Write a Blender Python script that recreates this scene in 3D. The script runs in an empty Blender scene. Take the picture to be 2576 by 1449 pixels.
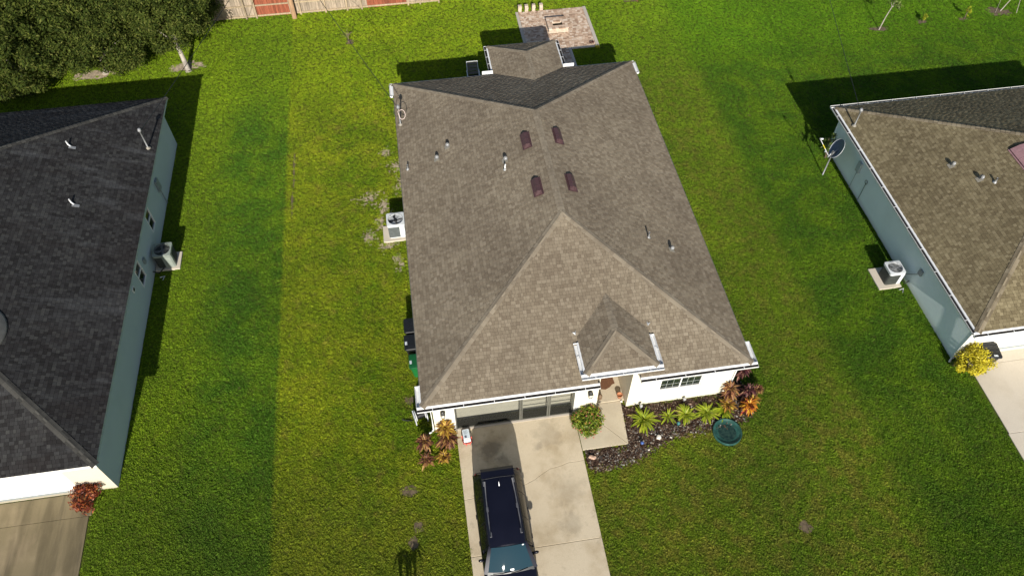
import bpy, bmesh, math, random
from mathutils import Vector, Matrix, Quaternion
R = random.Random(7)
C = bpy.context.scene.collection
scn = bpy.context.scene

# ------------------------------------------------------------------ camera, light, exposure
cam_d = bpy.data.cameras.new("camera"); cam = bpy.data.objects.new("camera", cam_d); C.objects.link(cam)
CAM = Vector((1.363, -14.070, 28.475))
cam.location = CAM
cam.rotation_euler = (math.radians(37.2014), math.radians(0.061), math.radians(-8.6635))
cam_d.sensor_width = 36.0; cam_d.sensor_fit = 'HORIZONTAL'
cam_d.lens = 36.0 * 1894.17 / 2576.0
cam_d.clip_start = 0.1; cam_d.clip_end = 2000
scn.camera = cam
SUN_DIR = Vector((0.132, 2.0, -1.0)).normalized()          # the way the light travels
w = bpy.data.worlds.new("World"); scn.world = w; w.use_nodes = True
nt = w.node_tree; nt.nodes.clear()
sky = nt.nodes.new("ShaderNodeTexSky"); sky.sky_type = 'NISHITA'; sky.sun_disc = False
sky.sun_elevation = math.asin(-SUN_DIR.z); sky.sun_rotation = math.atan2(-SUN_DIR.x, -SUN_DIR.y)
bg = nt.nodes.new("ShaderNodeBackground"); bg.inputs[1].default_value = 0.078
wo = nt.nodes.new("ShaderNodeOutputWorld")
nt.links.new(sky.outputs[0], bg.inputs[0]); nt.links.new(bg.outputs[0], wo.inputs[0])
sd = bpy.data.lights.new("sun", 'SUN'); sd.energy = 5.0; sd.angle = math.radians(0.5); sd.color = (1.0, 0.95, 0.86)
sun = bpy.data.objects.new("sun", sd); C.objects.link(sun)
sun.rotation_euler = SUN_DIR.to_track_quat('-Z', 'Y').to_euler(); sun.location = (0, -30, 40)
scn.view_settings.view_transform = 'Standard'; scn.view_settings.look = 'None'
scn.view_settings.exposure = 0.45; scn.view_settings.gamma = 1.0; scn.view_settings.use_curve_mapping = False

# ------------------------------------------------------------------ helpers
def lin(r, g, b):
    f = lambda c: c / 12.92 if c <= 0.04045 else ((c + 0.055) / 1.055) ** 2.4
    return (f(r / 255), f(g / 255), f(b / 255), 1)

class NT:
    """small helper around a material node tree"""
    def __init__(s, name):
        s.m = bpy.data.materials.new(name); s.m.use_nodes = True
        s.t = s.m.node_tree; s.t.nodes.clear()
        s.out = s.n("ShaderNodeOutputMaterial"); s.b = s.n("ShaderNodeBsdfPrincipled")
        s.l(s.b.outputs[0], s.out.inputs[0])
        s._p = None
    def n(s, typ, **kw):
        nd = s.t.nodes.new(typ)
        for k, v in kw.items(): setattr(nd, k, v)
        return nd
    def l(s, a, b): s.t.links.new(a, b)
    def put(s, sock, v):
        if isinstance(v, bpy.types.NodeSocket): s.l(v, sock)
        else: sock.default_value = v
    def pos(s):
        if s._p is None: s._p = s.n("ShaderNodeNewGeometry").outputs["Position"]
        return s._p
    def obj(s): return s.n("ShaderNodeTexCoord").outputs["Object"]
    def noise(s, scale, detail=2, rough=0.5, vec=None, stretch=None, off=None):
        v = vec or s.pos()
        if stretch or off:
            mp = s.n("ShaderNodeMapping"); s.l(v, mp.inputs[0])
            if stretch: mp.inputs["Scale"].default_value = stretch
            if off: mp.inputs["Location"].default_value = off
            v = mp.outputs[0]
        nd = s.n("ShaderNodeTexNoise"); s.l(v, nd.inputs["Vector"])
        nd.inputs["Scale"].default_value = scale; nd.inputs["Detail"].default_value = detail; nd.inputs["Roughness"].default_value = rough
        return nd.outputs["Fac"]
    def ramp(s, fac, stops, interp='LINEAR'):
        r = s.n("ShaderNodeValToRGB"); s.l(fac, r.inputs[0]); e = r.color_ramp.elements
        r.color_ramp.interpolation = interp
        while len(e) < len(stops): e.new(0.5)
        for i, (p, c) in enumerate(stops): e[i].position = p; e[i].color = c if len(c) == 4 else (*c, 1)
        return r.outputs[0]
    def rng(s, v, a, b, c=0.0, d=1.0):
        r = s.n("ShaderNodeMapRange"); r.interpolation_type = 'SMOOTHSTEP'; s.put(r.inputs[0], v)
        for i, q in zip((1, 2, 3, 4), (a, b, c, d)): r.inputs[i].default_value = q
        return r.outputs[0]
    def math(s, op, a, b=0.0, clamp=False):
        r = s.n("ShaderNodeMath", operation=op); r.use_clamp = clamp; s.put(r.inputs[0], a); s.put(r.inputs[1], b); return r.outputs[0]
    def mix(s, fac, a, b, mode='MIX'):
        r = s.n("ShaderNodeMix", data_type='RGBA', blend_type=mode)
        s.put(r.inputs[0], fac); s.put(r.inputs[6], a); s.put(r.inputs[7], b); return r.outputs[2]
    def xyz(s):
        nd = s.n("ShaderNodeSeparateXYZ"); s.l(s.pos(), nd.inputs[0]); return nd.outputs
    def col(s, v): s.put(s.b.inputs["Base Color"], v); return s
    def rough(s, v): s.put(s.b.inputs["Roughness"], v); return s
    def spec(s, v): s.b.inputs["Specular IOR Level"].default_value = v; return s
    def bump(s, h, strength=0.3, dist=0.02):
        bp = s.n("ShaderNodeBump"); s.l(h, bp.inputs["Height"]); bp.inputs["Strength"].default_value = strength; bp.inputs["Distance"].default_value = dist
        s.l(bp.outputs[0], s.b.inputs["Normal"]); return s
    def rand(s):
        """0..1 that differs per object and per loose piece of a mesh"""
        a = s.n("ShaderNodeObjectInfo").outputs["Random"]; b = s.n("ShaderNodeNewGeometry").outputs["Random Per Island"]
        return s.math('FRACT', s.math('ADD', a, b))

def plain(name, c, rough=0.6, var=0.12, scale=3.0, metal=0.0, spec=0.4, bump=0.0):
    t = NT(name)
    n1 = t.noise(scale, 4, 0.6)
    t.col(t.mix(t.rng(n1, 0.3, 0.7), tuple(x * (1 - var) for x in c[:3]) + (1,), tuple(min(1, x * (1 + var)) for x in c[:3]) + (1,)))
    t.rough(rough).spec(spec); t.b.inputs["Metallic"].default_value = metal
    if bump: t.bump(t.noise(scale * 40, 2), bump, 0.005)
    return t.m

class MB:
    """collects polygons and turns them into ONE mesh object"""
    def __init__(s): s.v = []; s.f = []
    def poly(s, pts):
        i = len(s.v); s.v += [tuple(p) for p in pts]; s.f.append(tuple(range(i, i + len(pts)))); return s
    def box(s, x0, y0, z0, x1, y1, z1, M=None):
        p = [Vector(q) for q in ((x0,y0,z0),(x1,y0,z0),(x1,y1,z0),(x0,y1,z0),(x0,y0,z1),(x1,y0,z1),(x1,y1,z1),(x0,y1,z1))]
        if M: p = [M @ q for q in p]
        i = len(s.v); s.v += [tuple(q) for q in p]
        s.f += [tuple(i + k for k in f) for f in ((0,3,2,1),(4,5,6,7),(0,1,5,4),(1,2,6,5),(2,3,7,6),(3,0,4,7))]; return s
    def prism(s, pts, d, cap=True):
        """polygon pts extruded by vector d"""
        n = len(pts); i = len(s.v); d = Vector(d)
        s.v += [tuple(p) for p in pts] + [tuple(Vector(p) + d) for p in pts]
        if cap: s.f.append(tuple(range(i + n - 1, i - 1, -1)))
        s.f.append(tuple(range(i + n, i + 2 * n)))
        for k in range(n): s.f.append((i + k, i + (k + 1) % n, i + n + (k + 1) % n, i + n + k))
        return s
    def tube(s, pts, r, n=8, r1=None, cap=True):
        pts = [Vector(p) for p in pts]; rings = []
        m = len(pts)
        for k, p in enumerate(pts):
            d = (pts[min(k + 1, m - 1)] - pts[max(k - 1, 0)]).normalized()
            a = d.cross(Vector((0, 0, 1)));
            if a.length < 1e-3: a = Vector((1, 0, 0))
            a.normalize(); b = d.cross(a)
            rr = r if r1 is None else r + (r1 - r) * k / max(1, m - 1)
            i = len(s.v); rings.append(i)
            s.v += [tuple(p + a * rr * math.cos(2 * math.pi * j / n) + b * rr * math.sin(2 * math.pi * j / n)) for j in range(n)]
        for k in range(m - 1):
            for j in range(n):
                s.f.append((rings[k] + j, rings[k] + (j + 1) % n, rings[k + 1] + (j + 1) % n, rings[k + 1] + j))
        if cap: s.f.append(tuple(rings[0] + j for j in range(n))); s.f.append(tuple(rings[-1] + j for j in reversed(range(n))))
        return s
    def lathe(s, prof, n=24, M=None):
        rings = []
        for (r, z) in prof:
            rings.append(len(s.v))
            for j in range(n):
                p = Vector((r * math.cos(2 * math.pi * j / n), r * math.sin(2 * math.pi * j / n), z))
                s.v.append(tuple(M @ p if M else p))
        for k in range(len(prof) - 1):
            for j in range(n): s.f.append((rings[k] + j, rings[k] + (j + 1) % n, rings[k + 1] + (j + 1) % n, rings[k + 1] + j))
        return s
    def loft(s, secs, close=True, caps=True):
        rings = []
        for sec in secs: rings.append(len(s.v)); s.v += [tuple(p) for p in sec]
        n = len(secs[0])
        for k in range(len(secs) - 1):
            for j in range(n if close else n - 1):
                s.f.append((rings[k] + j, rings[k] + (j + 1) % n, rings[k + 1] + (j + 1) % n, rings[k + 1] + j))
        if caps: s.f.append(tuple(rings[0] + j for j in reversed(range(n)))); s.f.append(tuple(rings[-1] + j for j in range(n)))
        return s
    def mesh(s, name, mat, smooth=False):
        me = bpy.data.meshes.new(name); me.from_pydata(s.v, [], s.f)
        for m in (mat if isinstance(mat, list) else [mat]): me.materials.append(m)
        if smooth: me.polygons.foreach_set("use_smooth", [True] * len(me.polygons))
        return me
    def build(s, name, mat, parent=None, smooth=False, bevel=0.0, fix=False, angle=None):
        me = s.mesh(name, mat, smooth)
        if fix or bevel or angle:
            b = bmesh.new(); b.from_mesh(me); bmesh.ops.remove_doubles(b, verts=b.verts, dist=1e-5)
            bmesh.ops.recalc_face_normals(b, faces=b.faces)
            if bevel:
                bmesh.ops.bevel(b, geom=[e for e in b.edges if len(e.link_faces) == 2 and e.calc_face_angle(0) > 0.5], offset=bevel, segments=2, affect='EDGES', profile=0.5)
            b.to_mesh(me); b.free()
        if angle: me.set_sharp_from_angle(angle=angle)
        return link(name, me, parent)

def link(name, me, parent=None, loc=None):
    o = bpy.data.objects.new(name, me); C.objects.link(o)
    if parent is not None: adopt(o, parent)
    if loc is not None: o.location = loc
    return o
WORLD = {}
def wmat(o):
    return WORLD.get(o.name, Matrix())
def adopt(o, parent):
    """child whose mesh is written in world coordinates stays where it is"""
    o.parent = parent; o.matrix_parent_inverse = wmat(parent).inverted()
def tag(o, label, cat, group=None):
    o["label"] = label; o["category"] = cat
    if group: o["group"] = group
    return o
def thing(name, label, cat, loc=(0, 0, 0), rz=0.0, group=None):
    o = bpy.data.objects.new(name, None); C.objects.link(o); o.empty_display_size = 0.2
    o.location = loc; o.rotation_euler = (0, 0, rz)
    WORLD[o.name] = Matrix.Translation(loc) @ Matrix.Rotation(rz, 4, 'Z')
    return tag(o, label, cat, group)
def local(o, parent):
    """child whose mesh is written in the parent's own coordinates"""
    o.parent = parent; return o
def structure(o): o["kind"] = "structure"; return o
def stuff(o): o["kind"] = "stuff"; return o

# ------------------------------------------------------------------ materials
def shingle_mat(name, stops, streak=0.0, tint=None):
    t = NT(name)
    c = t.ramp(t.rand(), stops)
    big = t.noise(0.35, 3, 0.6)
    c = t.mix(1.0, c, t.ramp(t.rng(big, 0.3, 0.7), [(0, (0.86, 0.85, 0.84)), (1, (1.08, 1.08, 1.06))]), 'MULTIPLY')
    fine = t.noise(60, 2, 0.7)
    c = t.mix(1.0, c, t.ramp(fine, [(0.25, (0.85, 0.85, 0.85)), (0.75, (1.13, 1.13, 1.12))]), 'MULTIPLY')
    if streak:
        s1 = t.noise(1.0, 4, 0.62, stretch=(0.28, 1.5, 0.4))
        c = t.mix(t.math('MULTIPLY', t.rng(s1, 0.5, 0.78), streak), c, (0.115, 0.12, 0.125, 1))
        s2 = t.noise(0.6, 4, 0.65, stretch=(0.4, 1.2, 0.4), off=(7, 3, 0))
        c = t.mix(t.math('MULTIPLY', t.rng(s2, 0.45, 0.75), 0.6), c, (0.018, 0.014, 0.013, 1))
    t.col(c).rough(0.92).spec(0.1)
    if 'Diffuse Roughness' in t.b.inputs: t.b.inputs['Diffuse Roughness'].default_value = 0.15
    t.bump(t.noise(140, 2, 0.6), 0.2, 0.003)
    return t.m
tan_stops = [(0, (0.1544, 0.1239, 0.0908)), (0.3, (0.1777, 0.1453, 0.1066)), (0.55, (0.1964, 0.1617, 0.1196)), (0.8, (0.2119, 0.1762, 0.1307)), (1, (0.2384, 0.1995, 0.1506))]
M_shin = shingle_mat("shingles_weathered_tan", tan_stops)
olive_stops = [(0, (0.1241, 0.0990, 0.0585)), (0.35, (0.1551, 0.1266, 0.0746)), (0.7, (0.1839, 0.1519, 0.0908)), (1, (0.2241, 0.1872, 0.1160))]
M_shin_r = shingle_mat("shingles_olive_brown", olive_stops)
dark_stops = [(0, (0.0174, 0.0167, 0.0172)), (0.4, (0.0267, 0.0260, 0.0271)), (0.75, (0.0347, 0.0347, 0.0356)), (1, (0.0446, 0.0446, 0.0436))]
M_shin_l = shingle_mat("shingles_charcoal", dark_stops, streak=0.38)
M_cap = shingle_mat("ridge_shingles_tan", [(0, (0.165, 0.136, 0.103)), (0.4, (0.202, 0.170, 0.129)), (1, (0.240, 0.204, 0.156))])
M_cap_r = shingle_mat("ridge_shingles_olive", [(0, (0.13, 0.105, 0.07)), (1, (0.25, 0.21, 0.15))])
M_cap_l = shingle_mat("ridge_shingles_charcoal", [(0, (0.036, 0.035, 0.033)), (1, (0.072, 0.07, 0.064))])
M_deck = plain("roof_underlay", (0.028, 0.024, 0.02), 0.95, 0.2, 4)

def wall_mat(name, c, dirt=0.25):
    t = NT(name)
    n1 = t.noise(0.8, 5, 0.6); n2 = t.noise(30, 3, 0.6)
    k = t.mix(t.rng(n1, 0.35, 0.75), c, tuple(x * 0.93 for x in c[:3]) + (1,))
    z = t.xyz()[2]
    splash = t.math('MULTIPLY', t.rng(t.math('ADD', z, t.math('MULTIPLY', n1, 0.35)), 0.12, 0.55, 1, 0), dirt)
    k = t.mix(splash, k, (0.30, 0.25, 0.17, 1))
    t.col(k).rough(0.85).spec(0.2).bump(n2, 0.35, 0.006); return t.m
M_cream = wall_mat("stucco_cream", (0.74, 0.69, 0.555, 1))
M_trim = plain("paint_white", (0.78, 0.77, 0.74), 0.5, 0.03, 2)
M_gut = plain("gutter_white", (0.70, 0.70, 0.69), 0.4, 0.05, 3)
M_debris = plain('leaf_debris', (.012, .010, .009), .95, .5, 14, bump=.6)
M_bluewall = wall_mat("stucco_pale_blue_grey", (0.80, 0.90, 0.90, 1), 0.35)
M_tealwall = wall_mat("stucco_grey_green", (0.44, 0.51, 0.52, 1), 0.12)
M_whitewall = wall_mat("stucco_white", (0.80, 0.78, 0.70, 1), 0.1)
M_gdoor = plain("garage_door_grey_beige", (0.43, 0.415, 0.335), 0.6, 0.04, 2)
M_gwhite = plain("garage_door_white", (0.82, 0.81, 0.77), 0.55, 0.03, 2)
M_bronze = plain("bronze_aluminium", (0.10, 0.10, 0.085), 0.5, 0.1, 4)
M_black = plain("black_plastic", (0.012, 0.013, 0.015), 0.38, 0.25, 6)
M_dark = plain("dark_opening", (0.008, 0.008, 0.008), 0.9, 0.1, 4)
M_metal = plain("galvanised_metal", (0.25, 0.255, 0.26), 0.5, 0.15, 12, 0.25)
M_fl = plain('painted_flashing', (.24, .22, .18), .6, .12, 9)
M_pvc = plain("white_pvc", (0.62, 0.63, 0.64), 0.35, 0.05, 8)
M_maroon = plain("roof_vent_maroon", (0.070, 0.035, 0.036), 0.5, 0.12, 6)
M_mauve = plain("roof_vent_mauve", (0.30, 0.17, 0.18), 0.5, 0.12, 6)
M_grey = plain("grey_painted_metal", (0.22, 0.25, 0.26), 0.5, 0.1, 5)
M_acwhite = plain("ac_casing_pale_grey", (0.60, 0.62, 0.64), 0.4, 0.06, 5)
M_acgreen = plain("ac_casing_grey_green", (0.24, 0.27, 0.24), 0.45, 0.08, 5)
M_louver = plain("dark_louvre", (0.05, 0.055, 0.05), 0.6, 0.15, 9)
def glass_mat(name, c, rough=0.04):
    t = NT(name); t.col(c).rough(rough); t.b.inputs["IOR"].default_value = 1.5; t.spec(0.6); return t.m
M_glass = glass_mat("window_glass", (0.012, 0.018, 0.016, 1))
M_curtain = plain("curtain_green", (0.10, 0.15, 0.10), 0.9, 0.3, 5)

def screen_mat():
    t = NT("insect_screen"); t.col((0.055, 0.055, 0.045, 1)).rough(0.8)
    tr = t.n("ShaderNodeBsdfTransparent"); mx = t.n("ShaderNodeMixShader"); mx.inputs[0].default_value = 0.27
    t.l(tr.outputs[0], mx.inputs[1]); t.l(t.b.outputs[0], mx.inputs[2]); t.l(mx.outputs[0], t.out.inputs[0]); return t.m
M_screen = screen_mat()

def concrete_mat(name, c, stain=(0.30, 0.235, 0.15, 1), amt=0.5, dark=0.3, streak=False, oil=()):
    t = NT(name)
    n1 = t.noise(0.55, 5, 0.62); n2 = t.noise(2.6, 5, 0.65, off=(3, 9, 0)); n3 = t.noise(45, 3, 0.7)
    k = t.mix(t.math('MULTIPLY', t.rng(n1, 0.45, 0.72), amt), c, stain)
    k = t.mix(t.math('MULTIPLY', t.rng(n2, 0.55, 0.8), dark), k, (0.16, 0.135, 0.095, 1))
    if streak:
        s = t.noise(1.3, 4, 0.6, stretch=(1.0, 0.16, 1))
        k = t.mix(t.math('MULTIPLY', t.rng(s, 0.40, 0.70), 0.75), k, (0.085, 0.069, 0.040, 1))
        s = t.noise(2.2, 3, 0.6, stretch=(1.0, 0.12, 1), off=(4, 0, 0))
        k = t.mix(t.math('MULTIPLY', t.rng(s, 0.5, 0.75), 0.5), k, (0.05, 0.042, 0.03, 1))
    for (ox, oy, orad, oamt) in oil:
        vd = t.n("ShaderNodeVectorMath", operation='DISTANCE'); t.l(t.pos(), vd.inputs[0]); vd.inputs[1].default_value = (ox, oy, 0.05)
        dd = t.math('ADD', vd.outputs["Value"], t.math('MULTIPLY', t.math('SUBTRACT', n2, 0.5), orad * 2.4))
        k = t.mix(t.math('MULTIPLY', t.rng(dd, orad, orad * 0.25), oamt), k, (0.085, 0.072, 0.055, 1))
    k = t.mix(1.0, k, t.ramp(n3, [(0.3, (0.88, 0.88, 0.88)), (0.7, (1.1, 1.1, 1.1))]), 'MULTIPLY')
    t.col(k).rough(0.9).spec(0.2).bump(n3, 0.3, 0.004); return t.m
M_conc = concrete_mat("driveway_concrete", (0.55, 0.465, 0.335, 1), (0.33, 0.25, 0.145, 1), 0.6, 0.42, oil=((2.5, -.75, .7, .5), (2.9, -1.3, .45, .4), (4.9, -.45, .8, .22), (5.1, -4.3, .6, .25), (1.6, -5.9, .4, .35), (4.4, -.9, .25, .25), (5.3, -2.9, .9, .18)))
M_conc2 = concrete_mat("walk_concrete", (0.52, 0.45, 0.33, 1), amt=0.4, dark=0.2)
M_concl = concrete_mat("stained_driveway_concrete", (0.185, 0.15, 0.088, 1), amt=0.6, dark=0.35, streak=True)
M_concr = concrete_mat("pale_driveway_concrete", (0.55, 0.49, 0.40, 1), amt=0.25, dark=0.08)
M_curb = concrete_mat("patio_curb_concrete", (0.46, 0.41, 0.35, 1), amt=0.2, dark=0.4)
M_joint = plain("joint_dirt", (0.10, 0.085, 0.055), 0.95, 0.3, 8)

def paver_mat():
    t = NT("paver_clay")
    c = t.ramp(t.rand(), [(0, (0.30, 0.20, 0.135)), (0.3, (0.44, 0.305, 0.215)), (0.6, (0.53, 0.39, 0.285)), (0.85, (0.59, 0.465, 0.355)), (1, (0.64, 0.54, 0.44))])
    c = t.mix(t.math('MULTIPLY', t.rng(t.noise(0.9, 4, 0.6), 0.5, 0.75), 0.3), c, (0.14, 0.10, 0.07, 1))
    t.col(c).rough(0.9).spec(0.2).bump(t.noise(50, 3), 0.4, 0.005); return t.m
M_paver = paver_mat()
M_block = plain("pale_wall_stone", (0.50, 0.40, 0.31), 0.9, 0.2, 6, bump=0.3)

def lawn_colour(t, blade):
    """turf colour from the place alone, shared by the soil sheet and the blades"""
    x, y, z = t.xyz()
    big = t.noise(0.16, 3, 0.55); mid = t.noise(0.55, 4, 0.6, off=(11, 5, 0)); sm = t.noise(1.5, 5, 0.65, off=(3, 1, 0)); fine = t.noise(6.5, 4, 0.75)
    mow = t.noise(0.75, 2, 0.5, stretch=(1.0, 0.05, 1))
    # own yard: yellow green with fresher and olive patches
    own = t.mix(t.rng(mid, 0.38, 0.62), (0.082, 0.128, 0.0050, 1), (0.136, 0.166, 0.0070, 1))
    own = t.mix(t.math('MULTIPLY', t.rng(sm, 0.52, 0.70), 0.7), own, (0.138, 0.118, 0.0185, 1))
    own = t.mix(t.math('MULTIPLY', t.rng(sm, 0.47, 0.33), 0.5), own, (0.062, 0.128, 0.0050, 1))
    own = t.mix(t.math('MULTIPLY', t.rng(mow, 0.5, 0.7), 0.35), own, (0.150, 0.178, 0.0080, 1))
    own = t.mix(t.math('MULTIPLY', t.rng(t.math('ADD', x, sm), -2.2, -4.6), 0.32), own, (0.156, 0.182, 0.0085, 1))
    own = t.mix(t.math('MULTIPLY', t.rng(y, 1.0, -4.5), 0.55), own, (0.098, 0.112, 0.010, 1))
    # left neighbour: longer, deeper green, yellower next to the house
    lf = t.mix(t.rng(mid, 0.4, 0.62), (0.044, 0.096, 0.0065, 1), (0.076, 0.132, 0.0065, 1))
    lf = t.mix(t.math('MULTIPLY', t.rng(t.math('ADD', x, t.math('MULTIPLY', sm, 3.0)), -7.2, -9.2), 0.55), lf, (0.112, 0.156, 0.0060, 1))
    lf = t.mix(t.math('MULTIPLY', t.rng(sm, 0.55, 0.75), 0.4), lf, (0.105, 0.112, 0.012, 1))
    lf = t.mix(t.math('MULTIPLY', t.rng(y, 3.0, -4.0), 0.5), lf, (0.060, 0.092, 0.0075, 1))
    wob = t.math('ADD', x, t.math('MULTIPLY', t.math('SUBTRACT', sm, 0.5), 0.35))
    k = t.mix(t.rng(wob, -6.36, -6.08), lf, own)
    # right side: deep green, with a pale strip along the lot line
    rt = t.mix(t.rng(mid, 0.4, 0.62), (0.040, 0.086, 0.0055, 1), (0.066, 0.116, 0.0055, 1))
    wob2 = t.math('ADD', x, t.math('MULTIPLY', t.math('SUBTRACT', mid, 0.5), 2.4))
    strip = t.math('MULTIPLY', t.rng(wob2, 13.2, 15.2), t.rng(wob2, 17.6, 18.7, 1, 0))
    rt = t.mix(t.math('MULTIPLY', strip, 0.85), rt, t.mix(t.rng(sm, 0.42, 0.66), (0.090, 0.136, 0.0070, 1), (0.108, 0.118, 0.0130, 1)))
    k = t.mix(t.rng(x, 11.0, 13.0), k, rt)
    front = t.math('MULTIPLY', t.rng(y, 0.5, -2.0), t.rng(x, 4.0, 7.0))
    fr = t.mix(t.rng(sm, 0.42, 0.62), (0.084, 0.126, 0.0080, 1), (0.118, 0.122, 0.0150, 1))
    k = t.mix(t.math('MULTIPLY', front, t.rng(wob2, 16.5, 19.5, 0.8, 0.15)), k, fr)
    back = t.rng(y, 20.0, 25.0)
    k = t.mix(t.math('MULTIPLY', back, 0.6), k, t.mix(t.rng(x, 10.0, 22.0), (0.112, 0.165, 0.0050, 1), (0.070, 0.146, 0.0050, 1)))
    k = t.mix(1.0, k, t.ramp(t.rng(big, 0.3, 0.7), [(0, (0.86, 0.88, 0.9)), (1, (1.13, 1.10, 1.0))]), 'MULTIPLY')
    k = t.mix(1.0, k, t.ramp(fine, [(0.32, (0.80, 0.84, 0.85)), (0.68, (1.2, 1.15, 1.15))]), 'MULTIPLY')
    if blade: k = t.mix(1.0, k, (2.22, 2.3, 3.2, 1), 'MULTIPLY')
    if not blade:
        bare = t.rng(t.noise(1.5, 4, 0.7, off=(5, 2, 0)), 0.62, 0.8)
        k = t.mix(bare, t.mix(0.4, k, (0.05, 0.045, 0.015, 1)), (0.13, 0.10, 0.05, 1))
    return k
def soil_mat():
    t = NT("turf_soil"); t.col(lawn_colour(t, False)).rough(0.95).spec(0.1).bump(t.noise(18, 4, 0.7), 0.6, 0.04); return t.m
def blade_mat():
    t = NT("grass_blades"); k = lawn_colour(t, True)
    k = t.mix(1.0, k, t.ramp(t.n("ShaderNodeNewGeometry").outputs["Random Per Island"], [(0, (0.8, 0.84, 0.84)), (0.6, (1.05, 1.03, 1.0)), (0.95, (1.25, 1.18, 1.1)), (1, (1.6, 1.3, 1.6))]), 'MULTIPLY')
    k = t.mix(1.0, k, t.ramp(t.n('ShaderNodeObjectInfo').outputs['Random'], [(0, (0.82, 0.86, 0.86)), (0.5, (1.0, 1.0, 1.0)), (1, (1.2, 1.15, 1.12))]), 'MULTIPLY')
    t.col(k).rough(0.75).spec(0.12)
    tr = t.n("ShaderNodeBsdfTranslucent"); t.put(tr.inputs[0], k); mx = t.n("ShaderNodeMixShader"); mx.inputs[0].default_value = 0.3
    t.l(t.b.outputs[0], mx.inputs[1]); t.l(tr.outputs[0], mx.inputs[2]); t.l(mx.outputs[0], t.out.inputs[0]); return t.m
M_soil = soil_mat(); M_blade = blade_mat()

def leaf_mat(name, stops, trans=0.3, rough=0.5, by='rand'):
    t = NT(name)
    k = t.ramp(t.rand(), stops)
    k = t.mix(1.0, k, t.ramp(t.noise(2.2, 3, 0.6), [(0.3, (0.8, 0.82, 0.85)), (0.7, (1.2, 1.16, 1.1))]), 'MULTIPLY')
    t.col(k).rough(rough).spec(0.3 if rough < .7 else 0.08)
    tr = t.n("ShaderNodeBsdfTranslucent"); t.put(tr.inputs[0], k); mx = t.n("ShaderNodeMixShader"); mx.inputs[0].default_value = trans
    t.l(t.b.outputs[0], mx.inputs[1]); t.l(tr.outputs[0], mx.inputs[2]); t.l(mx.outputs[0], t.out.inputs[0]); return t.m
M_oak = leaf_mat("oak_leaves", [(0, (0.024, 0.040, 0.008)), (0.5, (0.052, 0.074, 0.012)), (0.85, (0.092, 0.112, 0.020)), (1, (0.14, 0.15, 0.04))], 0.25, 0.75)
M_fern = leaf_mat("lime_leaves", [(0, (0.13, 0.20, 0.012)), (0.5, (0.26, 0.335, 0.018)), (0.9, (0.38, 0.43, 0.03)), (1, (0.40, 0.32, 0.10))], 0.3, 0.45)
M_ti = leaf_mat("bronze_leaves", [(0, (0.045, 0.014, 0.016)), (0.35, (0.13, 0.045, 0.03)), (0.6, (0.26, 0.12, 0.05)), (0.85, (0.38, 0.21, 0.08)), (1, (0.48, 0.33, 0.09))], 0.25, 0.5)
M_tig = leaf_mat("golden_bronze_leaves", [(0, (0.06, 0.02, 0.015)), (0.3, (0.22, 0.10, 0.03)), (0.6, (0.42, 0.24, 0.035)), (1, (0.52, 0.38, 0.06))], 0.25, 0.5)
M_tio = leaf_mat("fiery_orange_leaves", [(0, (0.05, 0.008, 0.014)), (0.35, (0.30, 0.05, 0.02)), (0.65, (0.58, 0.20, 0.02)), (1, (0.62, 0.38, 0.03))], 0.25, 0.5)
M_tip = leaf_mat("dark_plum_leaves", [(0, (0.03, 0.008, 0.014)), (0.5, (0.08, 0.022, 0.028)), (0.85, (0.17, 0.07, 0.06)), (1, (0.35, 0.20, 0.12))], 0.2, 0.5)
M_croton = leaf_mat("rust_red_leaves", [(0, (0.05, 0.010, 0.008)), (0.5, (0.20, 0.04, 0.018)), (0.85, (0.33, 0.09, 0.028)), (1, (0.40, 0.17, 0.04))], 0.25, 0.5)
M_gold = leaf_mat("golden_leaves", [(0, (0.32, 0.28, 0.012)), (0.5, (0.56, 0.48, 0.02)), (1, (0.68, 0.60, 0.06))], 0.3, 0.5)
M_ixora = leaf_mat("ixora_leaves", [(0, (0.05, 0.10, 0.010)), (0.5, (0.14, 0.21, 0.016)), (0.85, (0.27, 0.30, 0.025)), (1, (0.28, 0.14, 0.05))], 0.25, 0.45)
M_flower = leaf_mat("coral_blossoms", [(0, (0.45, 0.07, 0.05)), (0.5, (0.62, 0.17, 0.11)), (1, (0.60, 0.22, 0.30))], 0.2, 0.6)
M_shrub = leaf_mat("shrub_leaves", [(0, (0.05, 0.085, 0.02)), (0.6, (0.10, 0.15, 0.03)), (1, (0.18, 0.22, 0.05))], 0.3, 0.5)
M_young = leaf_mat("young_leaves", [(0, (0.20, 0.25, 0.012)), (1, (0.38, 0.40, 0.03))], 0.3, 0.5)
M_bark = plain("pale_bark", (0.34, 0.30, 0.25), 0.9, 0.25, 5, bump=0.4)
M_twig = plain("dead_twigs", (0.20, 0.145, 0.10), 0.9, 0.25, 9)
M_mulch = plain("dark_mulch", (0.060, 0.042, 0.030), 0.95, 0.6, 4, bump=0.6)
M_chip = leaf_mat("mulch_chips", [(0, (0.022, 0.013, 0.010)), (0.5, (0.062, 0.036, 0.025)), (0.85, (0.125, 0.083, 0.058)), (1, (0.25, 0.20, 0.15))], 0.0, 0.9)
M_gravel = leaf_mat("pale_gravel", [(0, (0.05, 0.045, 0.04)), (0.5, (0.13, 0.12, 0.11)), (0.85, (0.24, 0.225, 0.2)), (1, (0.5, 0.48, 0.44))], 0.0, 0.85)
M_sand = plain("sandy_soil", (0.34, 0.275, 0.19), 0.95, 0.4, 6, bump=0.5)
M_mound = plain("brown_soil", (0.115, 0.085, 0.05), 0.95, 0.35, 7, bump=0.5)
M_rockw = plain("white_rock", (0.66, 0.61, 0.54), 0.85, 0.15, 8, bump=0.4)
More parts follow.
